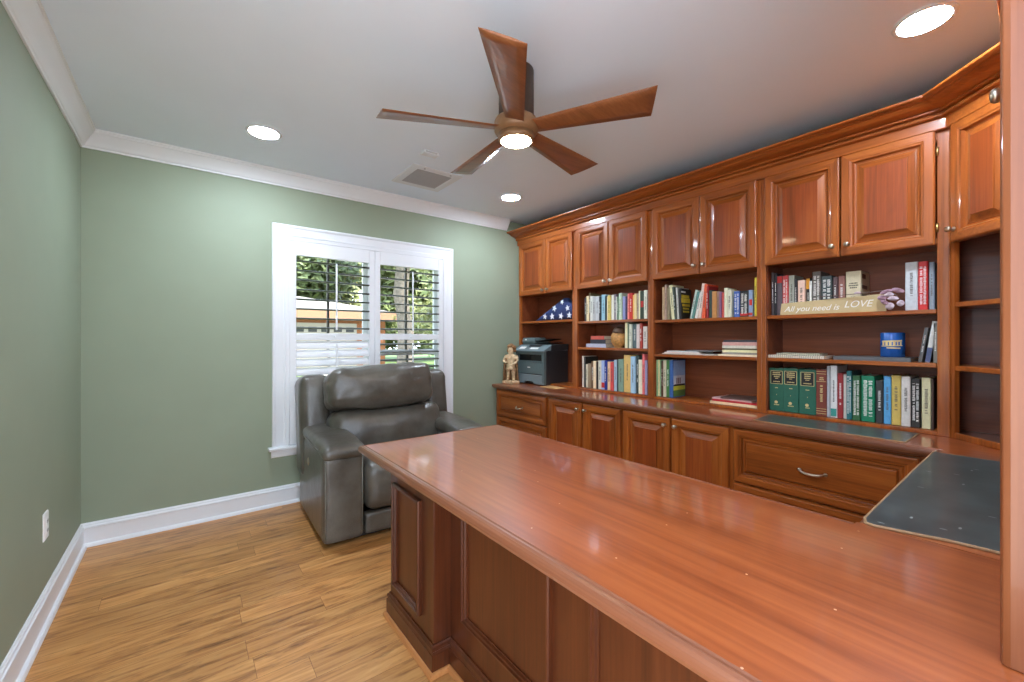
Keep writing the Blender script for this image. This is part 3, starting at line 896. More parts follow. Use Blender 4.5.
# bookcase over the return desk, seen end-on
HX0, HX1, HY = .905, 2.549, .026
t = thing('end_bookcase', 'tall cherry bookcase standing on the desk, its end panel cut by the frame edge', 'bookcase', (1.7, -.1, ZT))
b = MB()
post = [(HX0+.02, YR+.003), (HX0+.02, HY), (HX0+.016, .0445), (HX0+.008, .046), (HX0+.002, .0435), (HX0, .036), (HX0, YR+.003)]
b.prism([(x, y, ZT+.001) for x, y in post], (0, 0, 2.30-ZT-.001))
b.build('end_panel', M['wend'], t, bevel=.0015)
b = MB()
b.box(HX0+.02, HX0+.06, YR+.003, HY, ZT+.001, 2.30)
for x in (1.28, 1.90):
    b.box(x, x+.05, YR+.003, HY, ZT+.001, 2.30)
b.box(HX1-.03, HX1, YR+.003, HY, ZT+.001, 2.30)
b.box(HX0+.06, HX1-.03, YR+.003, HY-.004, 1.668, 1.69); b.box(HX0+.06, HX1-.03, HY-.02, HY, 2.15, 2.30)
b.build('carcass', M['wz'], t, bevel=.0015)
b = MB(); b.box(HX0+.06, HX1-.03, YR+.003, YR+.018, ZT+.001, 2.28); b.build('back_panel', M['inner'], t)
for x0, x1 in ((.965, 1.28), (1.33, 1.90), (1.95, 2.519)):
    for z in (1.358, 1.102):
        b = MB(); b.box(x0, x1, YR+.018, HY-.004, z-.021, z); b.build('shelf', M['wx'], t, bevel=.002)
    m_ = (x0+x1)/2
    for (a_, c_, kx) in (((x0-.012, x1+.012, 1.267),) if x0 < 1 else ((x0-.012, m_-.002, m_-.03), (m_+.002, x1+.012, m_+.03))):
        d = panel(t, 'door', (c_, HY, 1.66), (-1, 0, 0), (0, 0, 1), (0, 1, 0), c_-a_, .54, mats=[M['wz'], M['wx'], M['wpan']])
        knob(d, (kx, HY+.019, 1.70), (0, 1, 0), .0145)

# crown on top of all the bookcases
cp = [(0, 2.194), (.022, 2.194), (.025, 2.198), (.025, 2.240), (.028, 2.245), (.038, 2.246), (.046, 2.250), (.048, 2.256), (.045, 2.261), (.040, 2.263), (.040, 2.267), (.058, 2.268), (.062, 2.271), (.062, 2.278), (.068, 2.279), (.080, 2.281), (.105, 2.288), (.124, 2.298), (.130, 2.305), (.140, 2.305), (.143, 2.309), (.160, 2.310), (.166, 2.314), (.166, 2.322), (0, 2.322)]
path = [(HX0, HY+.02), (Bc.x, HY+.02), (A.x, A.y), (FX, YB-.004)]
b = MB(); b.sweep(path, cp, scale=[.40, 1., 1.], mseg=[1, 0, 0])
o = b.build('cabinet_cornice', [M['wy'], M['wx']]); o['kind'] = 'thing'
tag(o, 'stepped cherry crown moulding running along the tops of the bookcases', 'crown moulding')

# ------------------------------------------------------------------ base cabinets
BX = 2.502
def base_unit(y0, y1, name, label, cat, group):
    t = thing(name, label, cat, ((BX+XR)/2, (y0+y1)/2, 0), group)
    b = MB(); b.box(BX, XR-.004, y0+.0005, y1-.0005, .09, .716); b.box(BX+.05, XR-.004, y0+.002, y1-.002, 0, .09)
    b.build('carcass', M['wz'], t, bevel=.0015)
    return t
DRW = [(0, 0), (0, .015), (.003, .020), (.008, .021), (.010, .0225), (.034, .0225), (.039, .0175), (.045, .017), (.047, .009), (.051, .007), (.056, .012), (.062, .0125), (.064, .008), (.067, .008), (.072, .019), (.076, .0205)]
WY = [M['wz'], M['wy'], M['wy']]
t = base_unit(2.69, YB-.003, 'drawer_cabinet', 'low drawer cabinet under the printer and the statue', 'cabinet', 'cherry base cabinets')
for z0, z1 in ((.452, .702), (.105, .440)):
    d = panel(t, 'drawer', (BX, 2.715, z0), (0, 1, 0), (0, 0, 1), (-1, 0, 0), .73, z1-z0, DRW, WY)
    pull(d, (BX-.0205, 3.08, (z0+z1)/2-.01), (0, 1, 0), (-1, 0, 0), .09)
for (y0, y1, dd, lab) in ((1.905, 2.69, ((2.30, 2.672), (1.92, 2.285)), 'low two-door cabinet below the fully packed bookshelves'),
                          (1.135, 1.905, ((1.527, 1.896), (1.152, 1.515)), 'low two-door cabinet below the stacked red magazines')):
    t = base_unit(y0, y1, 'door_cabinet', lab, 'cabinet', 'cherry base cabinets')
    for j, (a_, c_) in enumerate(dd):
        d = panel(t, 'door', (BX, a_, .105), (0, 1, 0), (0, 0, 1), (-1, 0, 0), c_-a_, .597)
        knob(d, (BX-.021, (a_+.032) if j == 0 else (c_-.032), .654), (-1, 0, 0))
t = base_unit(.30, 1.135, 'drawer_cabinet', 'low wide drawer cabinet under the narrow leather counter pad', 'cabinet', 'cherry base cabinets')
for z0, z1 in ((.405, .704), (.105, .395)):
    d = panel(t, 'drawer', (BX, .352, z0), (0, 1, 0), (0, 0, 1), (-1, 0, 0), .775, z1-z0, DRW, WY)
    pull(d, (BX-.0205, .74, (z0+z1)/2-.006), (0, 1, 0), (-1, 0, 0), .11)
# corner and return support
t = thing('corner_cabinet', 'blind corner cabinet below the large leather pad', 'cabinet', (2.7, 0, 0), 'cherry base cabinets')
b = MB(); b.box(1.86, XR-.004, YR+.004, .25, .09, .716); b.box(1.88, XR-.004, YR+.004, .2, 0, .09); b.box(BX+.02, XR-.004, .25, .299, 0, .716); b.build('carcass', M['wz'], t, bevel=.0015)
panel(t, 'door', (2.44, .25, .105), (-1, 0, 0), (0, 0, 1), (0, 1, 0), .55, .597, mats=[M['wz'], M['wx'], M['wpan']])

# worktop over the base cabinets and round the corner
EDGE = [(-.024, .76), (-.021, .7575), (-.016, .7575), (-.013, .7595), (-.005, .757), (-.001, .752), (0, .746), (0, .738), (-.003, .731), (-.010, .726), (-.012, .722), (-.022, .7175)]
EDGE = [(o_, z_) for o_, z_ in EDGE]
wt = [(1.331, YR+.003), (1.331, .3028), (2.447, .3028), (2.447, YB-.002), (XR-.002, YB-.002), (XR-.002, YR+.003)]
b = MB(); b.slab(wt, EDGE, mi=1, mtop=0, scale=[.02, 1, 1, 1, 1, 1])
o = b.build('worktop', [M['top'], M['edge']])
tag(o, 'long glossy cherry worktop running under the bookcases and round the corner', 'worktop')

# ------------------------------------------------------------------ desk
dk = thing('peninsula_desk', 'large glossy cherry desk with panelled sides reaching into the room', 'desk', (.96, .8, 0))
b = MB(); b.slab([(.5865, YR+.003), (.5865, 1.8325), (1.3295, 1.8325), (1.3295, .3028), (1.3295, .302), (1.3295, YR+.003)], EDGE, mi=1, mtop=0, scale=[1, 1, 1, .02, .02, 1])
b.build('desk_top', [M['top'], M['edge']], dk)
PX, RX = .712, .783
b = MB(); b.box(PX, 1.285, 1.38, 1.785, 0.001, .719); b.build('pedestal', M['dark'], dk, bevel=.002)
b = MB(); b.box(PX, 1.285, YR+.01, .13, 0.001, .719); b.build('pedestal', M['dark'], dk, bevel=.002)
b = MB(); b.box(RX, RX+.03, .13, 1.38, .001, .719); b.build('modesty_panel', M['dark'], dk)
FM = [(0, 0), (0, .013), (.003, .018), (.010, .019), (.012, .013), (.018, .012), (.021, .005), (.0245, .004), (.0245, 0)]
def frame_mold(x, y0, y1, z0, z1):
    b = MB(); b.rings((x, y1, z0), (0, -1, 0), (0, 0, 1), (-1, 0, 0), y1-y0, z1-z0, FM, mi=(0, 0), cap=False)
    return b.build('panel_moulding', M['dark'], dk)
frame_mold(PX, 1.475, 1.735, .165, .602)
frame_mold(PX, YR+.05, .09, .165, .602)
frame_mold(RX, .83, 1.285, .215, .665); frame_mold(RX, .235, .69, .215, .665)
# moulding frame on the end that faces the window
b = MB(); b.rings((1.24, 1.785, .165), (-1, 0, 0), (0, 0, 1), (0, 1, 0), .48, .437, FM, mi=(0, 0), cap=False); b.build('panel_moulding', M['dark'], dk)
# plinth moulding wraps pedestals and recess
pl = [(0, .108), (.004, .108), (.006, .102), (.012, .097), (.013, .090), (.009, .086), (.011, .078), (.014, .076), (.014, 0), (0, 0)]
dpath = [(1.285, 1.785), (PX, 1.785), (PX, 1.38), (RX, 1.38), (RX, .13), (PX, .13), (PX, YR+.01)]
dpath = dpath[::-1]
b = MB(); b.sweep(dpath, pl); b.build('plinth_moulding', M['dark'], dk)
b = MB(); b.sweep(dpath, [(.0142, .020), (.019, .019), (.0245, .014), (.026, .006), (.026, 0.0005), (.0142, 0.0005)]); b.build('shoe_moulding', M['shoe'], dk)
b = MB(); b.box(PX+.004, 1.27, 1.384, 1.781, .703, .7185); b.build('apron_rail', M['dark'], dk)
for z0, z1 in ((.50, .70), (.30, .49), (.11, .29)):
    d = panel(dk, 'drawer', (1.285, 1.40, z0), (0, 1, 0), (0, 0, 1), (1, 0, 0), .37, z1-z0, [(0, 0), (0, .014), (.004, .018), (.03, .018), (.036, .012), (.05, .016)], WY)
    pull(d, (1.301, 1.585, (z0+z1)/2), (0, 1, 0), (1, 0, 0), .09)

# ------------------------------------------------------------------ leather pads
def pad(name, pts, label, th=.004):
    t = thing(name, label, 'desk pad', (sum(p[0] for p in pts)/len(pts), sum(p[1] for p in pts)/len(pts), ZT))
    if sum(pts[i][0]*pts[(i+1) % len(pts)][1]-pts[(i+1) % len(pts)][0]*pts[i][1] for i in range(len(pts))) > 0:
        pts = pts[::-1]
    b = MB(); b.slab(pts, [(-.006, ZT+th+.0002), (-.003, ZT+th+.0005), (-.001, ZT+th), (0, ZT+th*.5), (-.001, ZT+.0006)], mi=1, mtop=0)
    return b.build('leather_sheet', [M['padleather'], M['padedge']], t)
P1 = [(2.495, .395), (2.505, 1.03), (2.768, 1.05), (2.782, .392)]
pad('counter_pad', P1, 'narrow dark leather pad on the worktop below the law books')
P2 = [(2.372, .297), (2.0, .299), (1.6, .297), (1.36, .296), (1.327, .287), (1.321, .268), (1.334, .22), (1.356, .14), (1.364, .07), (1.362, .034), (2.376, .034)]
pad('desk_pad', P2, 'large worn dark leather pad across the corner of the desk', .006)
# ------------------------------------------------------------------ leather recliner
def cushion(b, c, s, r, puff=(0, 0, 0), n=14, grooves=(), wr=.003, rot=None, seed=0., mi=0, warp=None):
    h = Vector(s)/2
    r = min(r, h.x, h.y, h.z)*.999
    inn = Vector((h.x-r, h.y-r, h.z-r))
    c = Vector(c)
    def pt(x, y, z):
        p = Vector((x*h.x, y*h.y, z*h.z))
        q = Vector((max(-inn.x, min(inn.x, p.x)), max(-inn.y, min(inn.y, p.y)), max(-inn.z, min(inn.z, p.z))))
        d = p-q
        nn = d.normalized() if d.length > 1e-9 else Vector((0, 0, 1))
        p = q+nn*r
        u = (p.x/h.x, p.y/h.y, p.z/h.z)
        g = Vector((puff[0]*u[0]*(1-u[1]**2)*(1-u[2]**2), puff[1]*u[1]*(1-u[0]**2)*(1-u[2]**2), puff[2]*u[2]*(1-u[0]**2)*(1-u[1]**2)))
        p = p+g
        for ax, pos, w, dep in grooves:
            p = p-nn*(dep*math.exp(-((u[ax]-pos)/w)**2))
        if wr:
            p = p+nn*(wr*(noise.noise(p*9+Vector((seed, seed, 0)))+.5*noise.noise(p*24+Vector((seed, 0, seed)))))
        if warp: p = warp(p, u)
        if rot is not None: p = rot @ p
        return c+p
    ts = [math.sin((i/n*2-1)*PI/2) for i in range(n+1)]
    for ax in range(3):
        for sg in (-1, 1):
            vs = []
            for i in ts:
                for j in ts:
                    a = [0, 0, 0]; a[ax] = sg; a[(ax+1) % 3] = i; a[(ax+2) % 3] = j
                    vs.append(pt(*a))
            m = n+1
            b.add(vs, [(i*m+j, i*m+j+1, (i+1)*m+j+1, (i+1)*m+j) for i in range(n) for j in range(n)], mi, True)
    return b

rc = thing('recliner', 'grey brown leather recliner with pillow back in front of the window', 'armchair', (1.165, 2.95, 0), rz=D2R(-2))
LE = M['leather']
def rpart(name, *a, **k):
    b = MB(); cushion(b, *a, **k)
    return b.build(name, LE, rc, world=False)
b = MB(); b.box(-.47, .5, -.36, .36, .004, .06); b.build('base', M['slot'], rc, world=False, bevel=.01)
for sx in (-1, 1):
    ax = -.418 if sx < 0 else .445
    rpart('arm', (ax, -.03, .287), (.226, .79, .514), .028, puff=(.006, .008, 0), n=16, seed=sx*3., wr=.0025)
    p = rpart('arm_pad', (ax-.004*sx, -.075, .568), (.245, .73, .08), .036, puff=(0, .006, .013), n=20, seed=sx*5., wr=.004,
          warp=lambda p, u: Vector((p.x, p.y, p.z-.012*max(0, -u[1]-.6)/.4+.008*u[1])))
    b = MB(); b.path_tube([(ax+math.copysign(.122*min(1, abs(math.cos(t))**.5), math.cos(t)), -.075+math.copysign(.366*min(1, abs(math.sin(t))**.5), math.sin(t)), .556) for t in [2*PI*i/48 for i in range(49)]], .003, 6)
    b.build('piping', M['seam'], p, world=False)
    for q in (-.104, .104):
        b = MB(); b.path_tube([(ax+q, -.425, .06), (ax+q, -.428, .29), (ax+q, -.425, .51)], .003, 6); b.build('piping', M['seam'], rc, world=False)
    # back wing
    rpart('back_wing', (sx*.45+.014+.012*sx, .305, .60), (.205, .26, .69), .06, puff=(0, .012, .015), n=16, seed=sx*7., wr=.004,
          rot=Matrix.Rotation(D2R(-8), 3, 'X'))
rpart('back_frame', (0, .30, .52), (.86, .22, .78), .06, n=12, rot=Matrix.Rotation(D2R(-8), 3, 'X'))
rpart('seat_cushion', (.013, -.165, .315), (.62, .56, .29), .07, puff=(0, .02, .02), n=18, wr=.005, seed=2., grooves=((2, -.05, .05, .008),))
rpart('footrest', (.013, -.385, .098), (.615, .075, .125), .02, puff=(0, .006, 0), n=12, seed=4.)
rpart('lumbar_cushion', (.0, .05, .562), (.80, .24, .31), .07, puff=(0, .05, .008), n=28, wr=.008, seed=6., grooves=((0, -.42, .012, .02), (0, .38, .012, .02)), rot=Matrix.Rotation(D2R(-14), 3, 'X'))
rpart('head_pillow', (-.058, .035, .878), (.735, .27, .27), .06, puff=(0, .035, .012), n=30, wr=.010, seed=8., rot=Matrix.Rotation(D2R(-13), 3, 'X'),
      warp=lambda p, u: Vector((p.x, p.y, p.z+.02*u[0]*max(0, u[2])-.02*max(0, u[2])*u[0]**6-.012*(1-u[0]**2)*max(0, -u[2]))))
b = MB(); b.lathe([(.024, 0), (.024, .003), (.019, .005), (.008, .006)], (-.5375, -.02, .425), (-1, 0, 0), 18)
plabel(b.build('power_button', M['nickel'], rc, world=False), 'round metal control button')

# ------------------------------------------------------------------ books
def pseudo(b, rnd, w, z0, z1, x, mi=0, rows=1):
    """short bars set like a line of print running up a spine"""
    for q in range(rows):
        yc = (q-(rows-1)/2)*w*1.3
        z = z0
        while z < z1:
            L = rnd.uniform(.004, .008)
            if rnd.random() > .14:
                hw = w/2*rnd.uniform(.7, 1.)
                b.box(x-.0006, x+.0004, yc-hw, yc+hw, z, min(z+L*.55, z1), mi)
                if rnd.random() > .5:
                    b.box(x-.0006, x+.0004, yc-hw, yc-hw*.4, z, min(z+L*.8, z1), mi)
            z += L
def lines(b, rnd, w, z0, n, dz, x, mi=0):
    """rows of small bars across a spine"""
    for i in range(n):
        z = z0-i*dz
        hw = w/2*rnd.uniform(.6, 1.)
        y = -hw
        while y < hw:
            L = rnd.uniform(.003, .007)
            b.box(x-.0006, x+.0004, y, min(y+L*.7, hw), z-dz*.28, z+dz*.28, mi)
            y += L
def make_book(xs, yc, zb, t, h, rgb, label, group, ex, rnd, dep=None, lean=0.):
    d = dep or min(.20, max(.11, h*.68))*rnd.uniform(.92, 1.)
    t = max(t, .006)
    th = 0.
    if lean:
        th = math.atan2(lean, h)
    o = thing('book', label, 'book', (xs, yc, zb+t/2*abs(math.sin(th))+.0006), group)
    o.rotation_euler = (th, 0, 0)
    bt = min(.0025, t*.22)
    c = .0035 if t > .014 else .0012
    y = t/2
    poly = [(d, -y), (c, -y), (c*.3, -y+c*.6), (0, -y+c*1.3), (0, y-c*1.3), (c*.3, y-c*.6), (c, y), (d, y), (d, y-bt), (.005, y-bt), (.005, -y+bt), (d, -y+bt)]
    b = MB(); b.prism([(px, py, 0) for px, py in poly], (0, 0, h)); cv = b.build('cover', cover_mat(rgb), o, world=False)
    b = MB(); b.box(.005, d-.004, -y+bt, y-bt, .003, h-.004); b.build('pages', M['paper'], o, world=False)
    lum = .3*rgb[0]+.6*rgb[1]+.1*rgb[2]
    ink = M['dimink'] if lum > 120 else M['white']
    def mark(name, m, fn):
        b = MB(); fn(b); b.build(name, m, cv, world=False)
    if 'txt' in ex:
        mark('lettering', ink, lambda b: pseudo(b, rnd, min(t*.34, .012), h*.3, h*.78, 0))
    if 'title' in ex:
        m2 = M['white'] if lum < 150 else M['ink']
        mark('lettering', m2, lambda b: (pseudo(b, rnd, t*.3, h*.12, h*.9, 0, 0, 2)))
    if 'red' in ex:
        mark('spine_patch', M['redink'], lambda b: b.box(-.0005, .0005, -t*.4, t*.3, h*.42, h*.64))
    if 'redlow' in ex:
        mark('spine_patch', M['redink'], lambda b: b.box(-.0005, .0005, -t*.42, t*.42, h*.06, h*.24))
    if 'redtop' in ex:
        mark('spine_patch', M['redink'], lambda b: b.box(-.0005, .0005, -t*.44, t*.44, h*.82, h*.99))
    if 'orangetop' in ex:
        mark('spine_patch', M['orange'], lambda b: b.box(-.0005, .0005, -t*.46, t*.46, h*.7, h*.99))
        mark('lettering', M['white'], lambda b: pseudo(b, rnd, t*.35, h*.2, h*.6, 0))
    if 'tealfoot' in ex:
        mark('spine_patch', M['tealink'], lambda b: b.box(-.0005, .0005, -t*.42, t*.42, h*.02, h*.17))
        mark('lettering', M['ink'], lambda b: pseudo(b, rnd, t*.22, h*.3, h*.72, 0))
    if 'black with red band' in label:
        mark('spine_patch', M['redink'], lambda b: b.box(-.0005, .0005, -t*.46, t*.46, h*.04, h*.14))
    if 'law' in ex:
        w = t*.8
        mark('title_frame', M['gilt'], lambda b: b.rings((-.0002, w/2, h*.63), (0, -1, 0), (0, 0, 1), (-1, 0, 0), w, h*.31, [(0, 0), (0, .0006), (.0025, .0006), (.0025, 0)], mi=(0, 0), cap=False))
        mark('title_block', M['black'], lambda b: b.box(-.0005, .0005, -w/2+.003, w/2-.003, h*.63+.003, h*.94-.003))
        mark('lettering', M['gilt'], lambda b: (lines(b, rnd, w*.7, h*.895, 3, .012, -.0004), lines(b, rnd, w*.35, h*.76, 1, .008, -.0004), lines(b, rnd, w*.8, h*.685, 1, .010, -.0004),
             lines(b, rnd, w*.36, h*.54, 1, .009, -.0002), b.box(-.0006, .0002, -.001, .001, h*.365, h*.39), lines(b, rnd, w*.5, h*.14, 1, .01, -.0002),
             b.lathe([(.009, 0), (.009, .0006), (.0085, .0006)], (-.0001, .002, h*.20), (-1, 0, 0), 14)))
    if 'ribbed' in ex:
        mark('ribs', M['gilt'], lambda b: [b.box(-.0012, .0004, -t*.47, t*.47, h*f, h*f+.0022) for f in (.05, .1, .15, .735, .9, .95)])
        mark('lettering', M['gilt'], lambda b: (pseudo(b, rnd, t*.28, h*.28, h*.66, 0), lines(b, rnd, t*.5, h*.82, 2, .011, 0)))
    if 'cover' in ex:    # the face shows beside the next, leaning books
        yf = -t/2
        def face(b):
            for z0, z1, x0, x1 in ((.70, .80, .012, .11), (.54, .69, .008, .115), (.42, .5, .02, .115), (.32, .38, .03, .11), (.22, .28, .03, .1)):
                x = x0
                while x < x1:
                    L = rnd.uniform(.012, .02)
                    b.box(x, x+L*.8, yf-.0006, yf+.0004, h*z0, h*z1); x += L
        mark('lettering', M['yellowink'], face)
        mark('lettering', M['white'], lambda b: b.box(.01, .07, yf-.0006, yf+.0004, h*.87, h*.92))
    if 'scene' in ex:
        yf = -t/2
        mark('picture', cover_mat((142, 170, 205)), lambda b: b.box(.012, d-.004, yf-.0006, yf+.0004, h*.34, h*.98))
        mark('picture', cover_mat((196, 206, 214)), lambda b: b.box(.014, d-.006, yf-.0009, yf, h*.34, h*.58))
        mark('picture', cover_mat((108, 92, 96)), lambda b: [b.box(.05+.022*i, .064+.022*i, yf-.0012, yf, h*.36, h*.52) for i in range(3)])
        mark('picture', M['ink'], lambda b: b.box(.02, d-.01, yf-.0013, yf, h*.30, h*.35))
        mark('picture', cover_mat((198, 204, 70)), lambda b: b.box(.012, d-.004, yf-.0012, yf, h*.19, h*.30))
        mark('picture', cover_mat((86, 120, 60)), lambda b: b.box(.012, d-.004, yf-.0010, yf, h*.02, h*.19))
    return o
PH = {'flagside': 'in the row next to the folded flag', 'carved': 'next to the carved wooden head', 'printer': 'in the row next to the printer',
      'leaning': 'on the shelf of leaning books', 'scenic': 'beside the low scenic cover', 'sign': 'behind the lettered board', 'law': 'in the row with the green law volumes'}
GR = {'flagside': 'books on the top shelf near the flag', 'carved': 'books beside the carved head', 'printer': 'books on the bottom shelf near the printer',
      'leaning': 'books on the shelf of leaning books', 'scenic': 'books beside the scenic cover', 'sign': 'books around the lettered board', 'law': 'books in the law book row'}
DEPTHS = {'law': .19, 'flagside': .15, 'carved': .13, 'printer': .17}
for key, (zb, xs, rows) in BOOKS.items():
    rnd = random.Random(key)
    for i, row in enumerate(rows):
        yc, t, h, rgb, nm = row[:5]
        ex = row[5:]
        lean = 0.
        if 'lean' in ex:
            lean = ex[ex.index('lean')+1]/13.64*.0083
            ex = ex[:ex.index('lean')]
        prev = rows[i-1][4] if i else None
        if key == 'law' and 'law' in ex:
            lab = ['green law volume standing against the bookcase post', 'green law volume standing between two others like it', 'green law volume standing against the red brown ribbed book'][i]
        else:
            ph = PH[key]
            if key == 'sign' and i > 12: ph = 'beyond the mauve flower spray'
            lab = f'{nm} book beside the {prev} one, {ph}' if prev else f'{nm} book starting the row, {ph}'
            if key == 'sign' and i == 13: lab = 'thick pale grey book standing just beyond the mauve flower spray'
            if len(lab.split()) > 16:
                lab = f'{nm} book {ph}'
        lo, hi = {'flagside': (1.909, 2.638), 'carved': (1.909, 2.638), 'printer': (1.909, 2.638), 'leaning': (1.129, 1.853), 'scenic': (1.129, 1.853), 'sign': (.337, 1.073), 'law': (.337, 1.073)}[key]
        yc = min(max(yc, lo+t/2+.002), hi-t/2-.002)
        x = xs+rnd.uniform(-.008, .008)
        if key == 'law': x = xs+rnd.uniform(-.003, .003)
        if not ex and t > .015 and rnd.random() < .6: ex = ('txt',)
        make_book(x, yc, zb, t, h, rgb, lab, GR[key], ex, rnd, DEPTHS.get(key), lean)
# the thick cream volume behind the board
rnd = random.Random(5)
o = make_book(2.86, .664, 1.358, .066, .225, (200, 188, 156), 'thick cream boxed book behind the lettered board, beside the flower spray', 'books around the lettered board', (), rnd, .17)
cv = o.children[0]
b = MB(); lines(b, rnd, .042, .16, 3, .012, 0); lines(b, rnd, .03, .085, 1, .01, 0); b.build('lettering', M['ink'], cv, world=False)
b = MB()
for z0, z1, x0, x1 in ((.185, .21, .02, .09), (.13, .15, .015, .12), (.08, .1, .02, .11)):
    b.box(x0, x1, -.0336, -.0326, z0, z1)
b.build('lettering', M['cocodark'], cv, world=False)

def flat(name, label, cat, group, x, y, z, sx, sy, sz, rgb, rot=0., pages=True):
    """a magazine or book lying flat; the spine looks into the room"""
    t = thing(name, label, cat, (x, y, z+.0004), group, D2R(rot))
    c = min(.0014, sz*.18)
    poly = [(sx/2, 0), (-sx/2+c, 0), (-sx/2, c), (-sx/2, sz-c), (-sx/2+c, sz), (sx/2, sz), (sx/2, sz-c), (-sx/2+.004, sz-c), (-sx/2+.004, c), (sx/2, c)]
    b = MB(); b.prism([(px, -sy/2, pz) for px, pz in poly], (0, sy, 0)); cv = b.build('cover', cover_mat(rgb), t, world=False)
    b = MB(); b.box(-sx/2+.004, sx/2-.002, -sy/2+.002, sy/2-.002, c, sz-c); b.build('pages', M['paper'], t, world=False)
    return t
def stack(items, cat, group, x, y, z):
    for (nm, lab, sx, sy, sz, rgb, rot, dx, dy) in items:
        flat(nm, lab, cat, group, x+dx, y+dy, z, sx, sy, sz, rgb, rot)
        z += sz+.0007
stack([('book', 'lavender hardback at the bottom of the three lying beside the carved head', .16, .225, .032, (186, 186, 204), 0, 0, 0),
       ('book', 'black paperback lying between lavender and red books beside the carved head', .14, .165, .036, (48, 48, 58), 2, 0, -.01),
       ('book', 'red and cream book topmost of three beside the carved head', .14, .155, .030, (206, 92, 78), -2, 0, -.01)], 'book', 'books lying beside the carved head', 2.905, 2.445, 1.140)
stack([('magazine', 'white magazine at the bottom of the low pile over the scenic cover', .21, .40, .007, (206, 198, 184), 0, 0, 0),
       ('magazine', 'pinkish magazine in the middle of the low pile over the scenic cover', .20, .27, .008, (226, 206, 196), 3, 0, .05),
       ('magazine', 'pale magazine near the top of the low pile over the scenic cover', .20, .25, .008, (210, 204, 200), -2, .01, .045),
       ('magazine', 'grey magazine lying topmost in the low pile over the scenic cover', .19, .20, .007, (110, 112, 116), 4, .02, -.06)], 'magazine', 'magazines in the low pile', 2.93, 1.60, 1.102)
stack([('magazine', 'wide cream magazine at the base of the tall pile beside the post', .21, .245, .012, (240, 222, 188), 0, 0, .005),
       ('magazine', 'thin grey magazine second from the base of the tall pile', .20, .22, .012, (156, 150, 138), 2, 0, -.005),
       ('magazine', 'pale yellow magazine mid way up the tall pile', .20, .215, .016, (232, 226, 176), 0, 0, -.006),
       ('magazine', 'thin olive magazine lying on the pale yellow one', .19, .205, .009, (120, 116, 88), 1, .004, -.01),
       ('magazine', 'off white magazine lying on the thin olive one', .20, .215, .018, (214, 208, 190), -1, 0, -.006),
       ('magazine', 'pink magazine lying second from the top of the tall pile', .20, .215, .022, (206, 156, 146), 1, 0, -.006),
       ('magazine', 'dark grey magazine lying topmost on the tall pile', .195, .205, .013, (66, 66, 72), 0, 0, -.008)], 'magazine', 'magazines in the tall pile', 2.925, 1.25, 1.102)
stack([('magazine', 'cream magazine lowest of the pile on the bottom shelf', .215, .295, .017, (240, 214, 170), 0, 0, 0),
       ('magazine', 'red magazine second in the pile on the bottom shelf', .21, .28, .011, (190, 44, 50), 2, 0, -.004),
       ('magazine', 'white and red magazine third in the pile on the bottom shelf', .205, .26, .009, (206, 170, 164), -3, .01, .01),
       ('magazine', 'dark brown magazine lying topmost in the pile on the bottom shelf', .20, .22, .008, (96, 74, 66), 5, .01, -.02)], 'magazine', 'magazines on the bottom shelf', 2.928, 1.285, .7795)

# ------------------------------------------------------------------ things on the shelves
# folded flag
t = thing('folded_flag', 'triangular folded navy flag with white stars on the shelf above the printer', 'flag', (2.9, 3.0, 1.395))
b = MB()
tri = [(3.30, 1.3965), (2.73, 1.3965), (2.73, 1.50), (2.85, 1.612), (2.885, 1.612)]
tri = [(3.30, 1.3965), (2.725, 1.3965), (2.725, 1.515), (2.845, 1.607), (2.885, 1.607)]
def inside_tri(y):
    # height of the sloping upper edge
    if y > 2.885: return 1.3965+(1.607-1.3965)*(3.30-y)/(3.30-2.885)
    if y > 2.845: return 1.607
    return 1.515+(1.607-1.515)*(y-2.725)/.12
NN = 24; rowsF, rowsB = [], []
for i in range(NN+1):
    y = 3.30+(2.725-3.30)*i/NN
    zt = max(inside_tri(y), 1.400)
    rf, rb = [], []
    for k in range(9):
        f = k/8
        z = 1.3965+(zt-1.3965)*f
        puff = .032*math.sin(PI*min(1, max(.0, f)))**.6*min(1, (zt-1.3965)/.09)+.004
        fold = .004*math.sin(z*110)+.004*noise.noise(Vector((y*14, z*14, 1)))
        rf.append((2.875-puff+fold*min(1, puff/.02), y, z)); rb.append((2.90+puff*.6, y, z))
    rowsF.append(rf); rowsB.append(rb)
for R_ in (rowsF, rowsB):
    b.add([p for r in R_ for p in r], [(i*9+j, i*9+j+1, (i+1)*9+j+1, (i+1)*9+j) for i in range(NN) for j in range(8)], 0, True)
for e in (0, 8):
    for i in range(NN):
        b.add([rowsF[i][e], rowsF[i+1][e], rowsB[i+1][e], rowsB[i][e]], [(0, 1, 2, 3)])
for i in (0, NN):
    for k in range(8):
        b.add([rowsF[i][k], rowsF[i][k+1], rowsB[i][k+1], rowsB[i][k]], [(0, 1, 2, 3)])
fl = b.build('folded_cloth', M['navy'], t)
def fx(y, z):
    i = min(NN-1, max(0, int((3.30-y)/.575*NN)))
    zt = max(inside_tri(y), 1.40)
    f = (z-1.3965)/(zt-1.3965)
    k = min(8, max(0, round(f*8)))
    return rowsF[i][k][0]
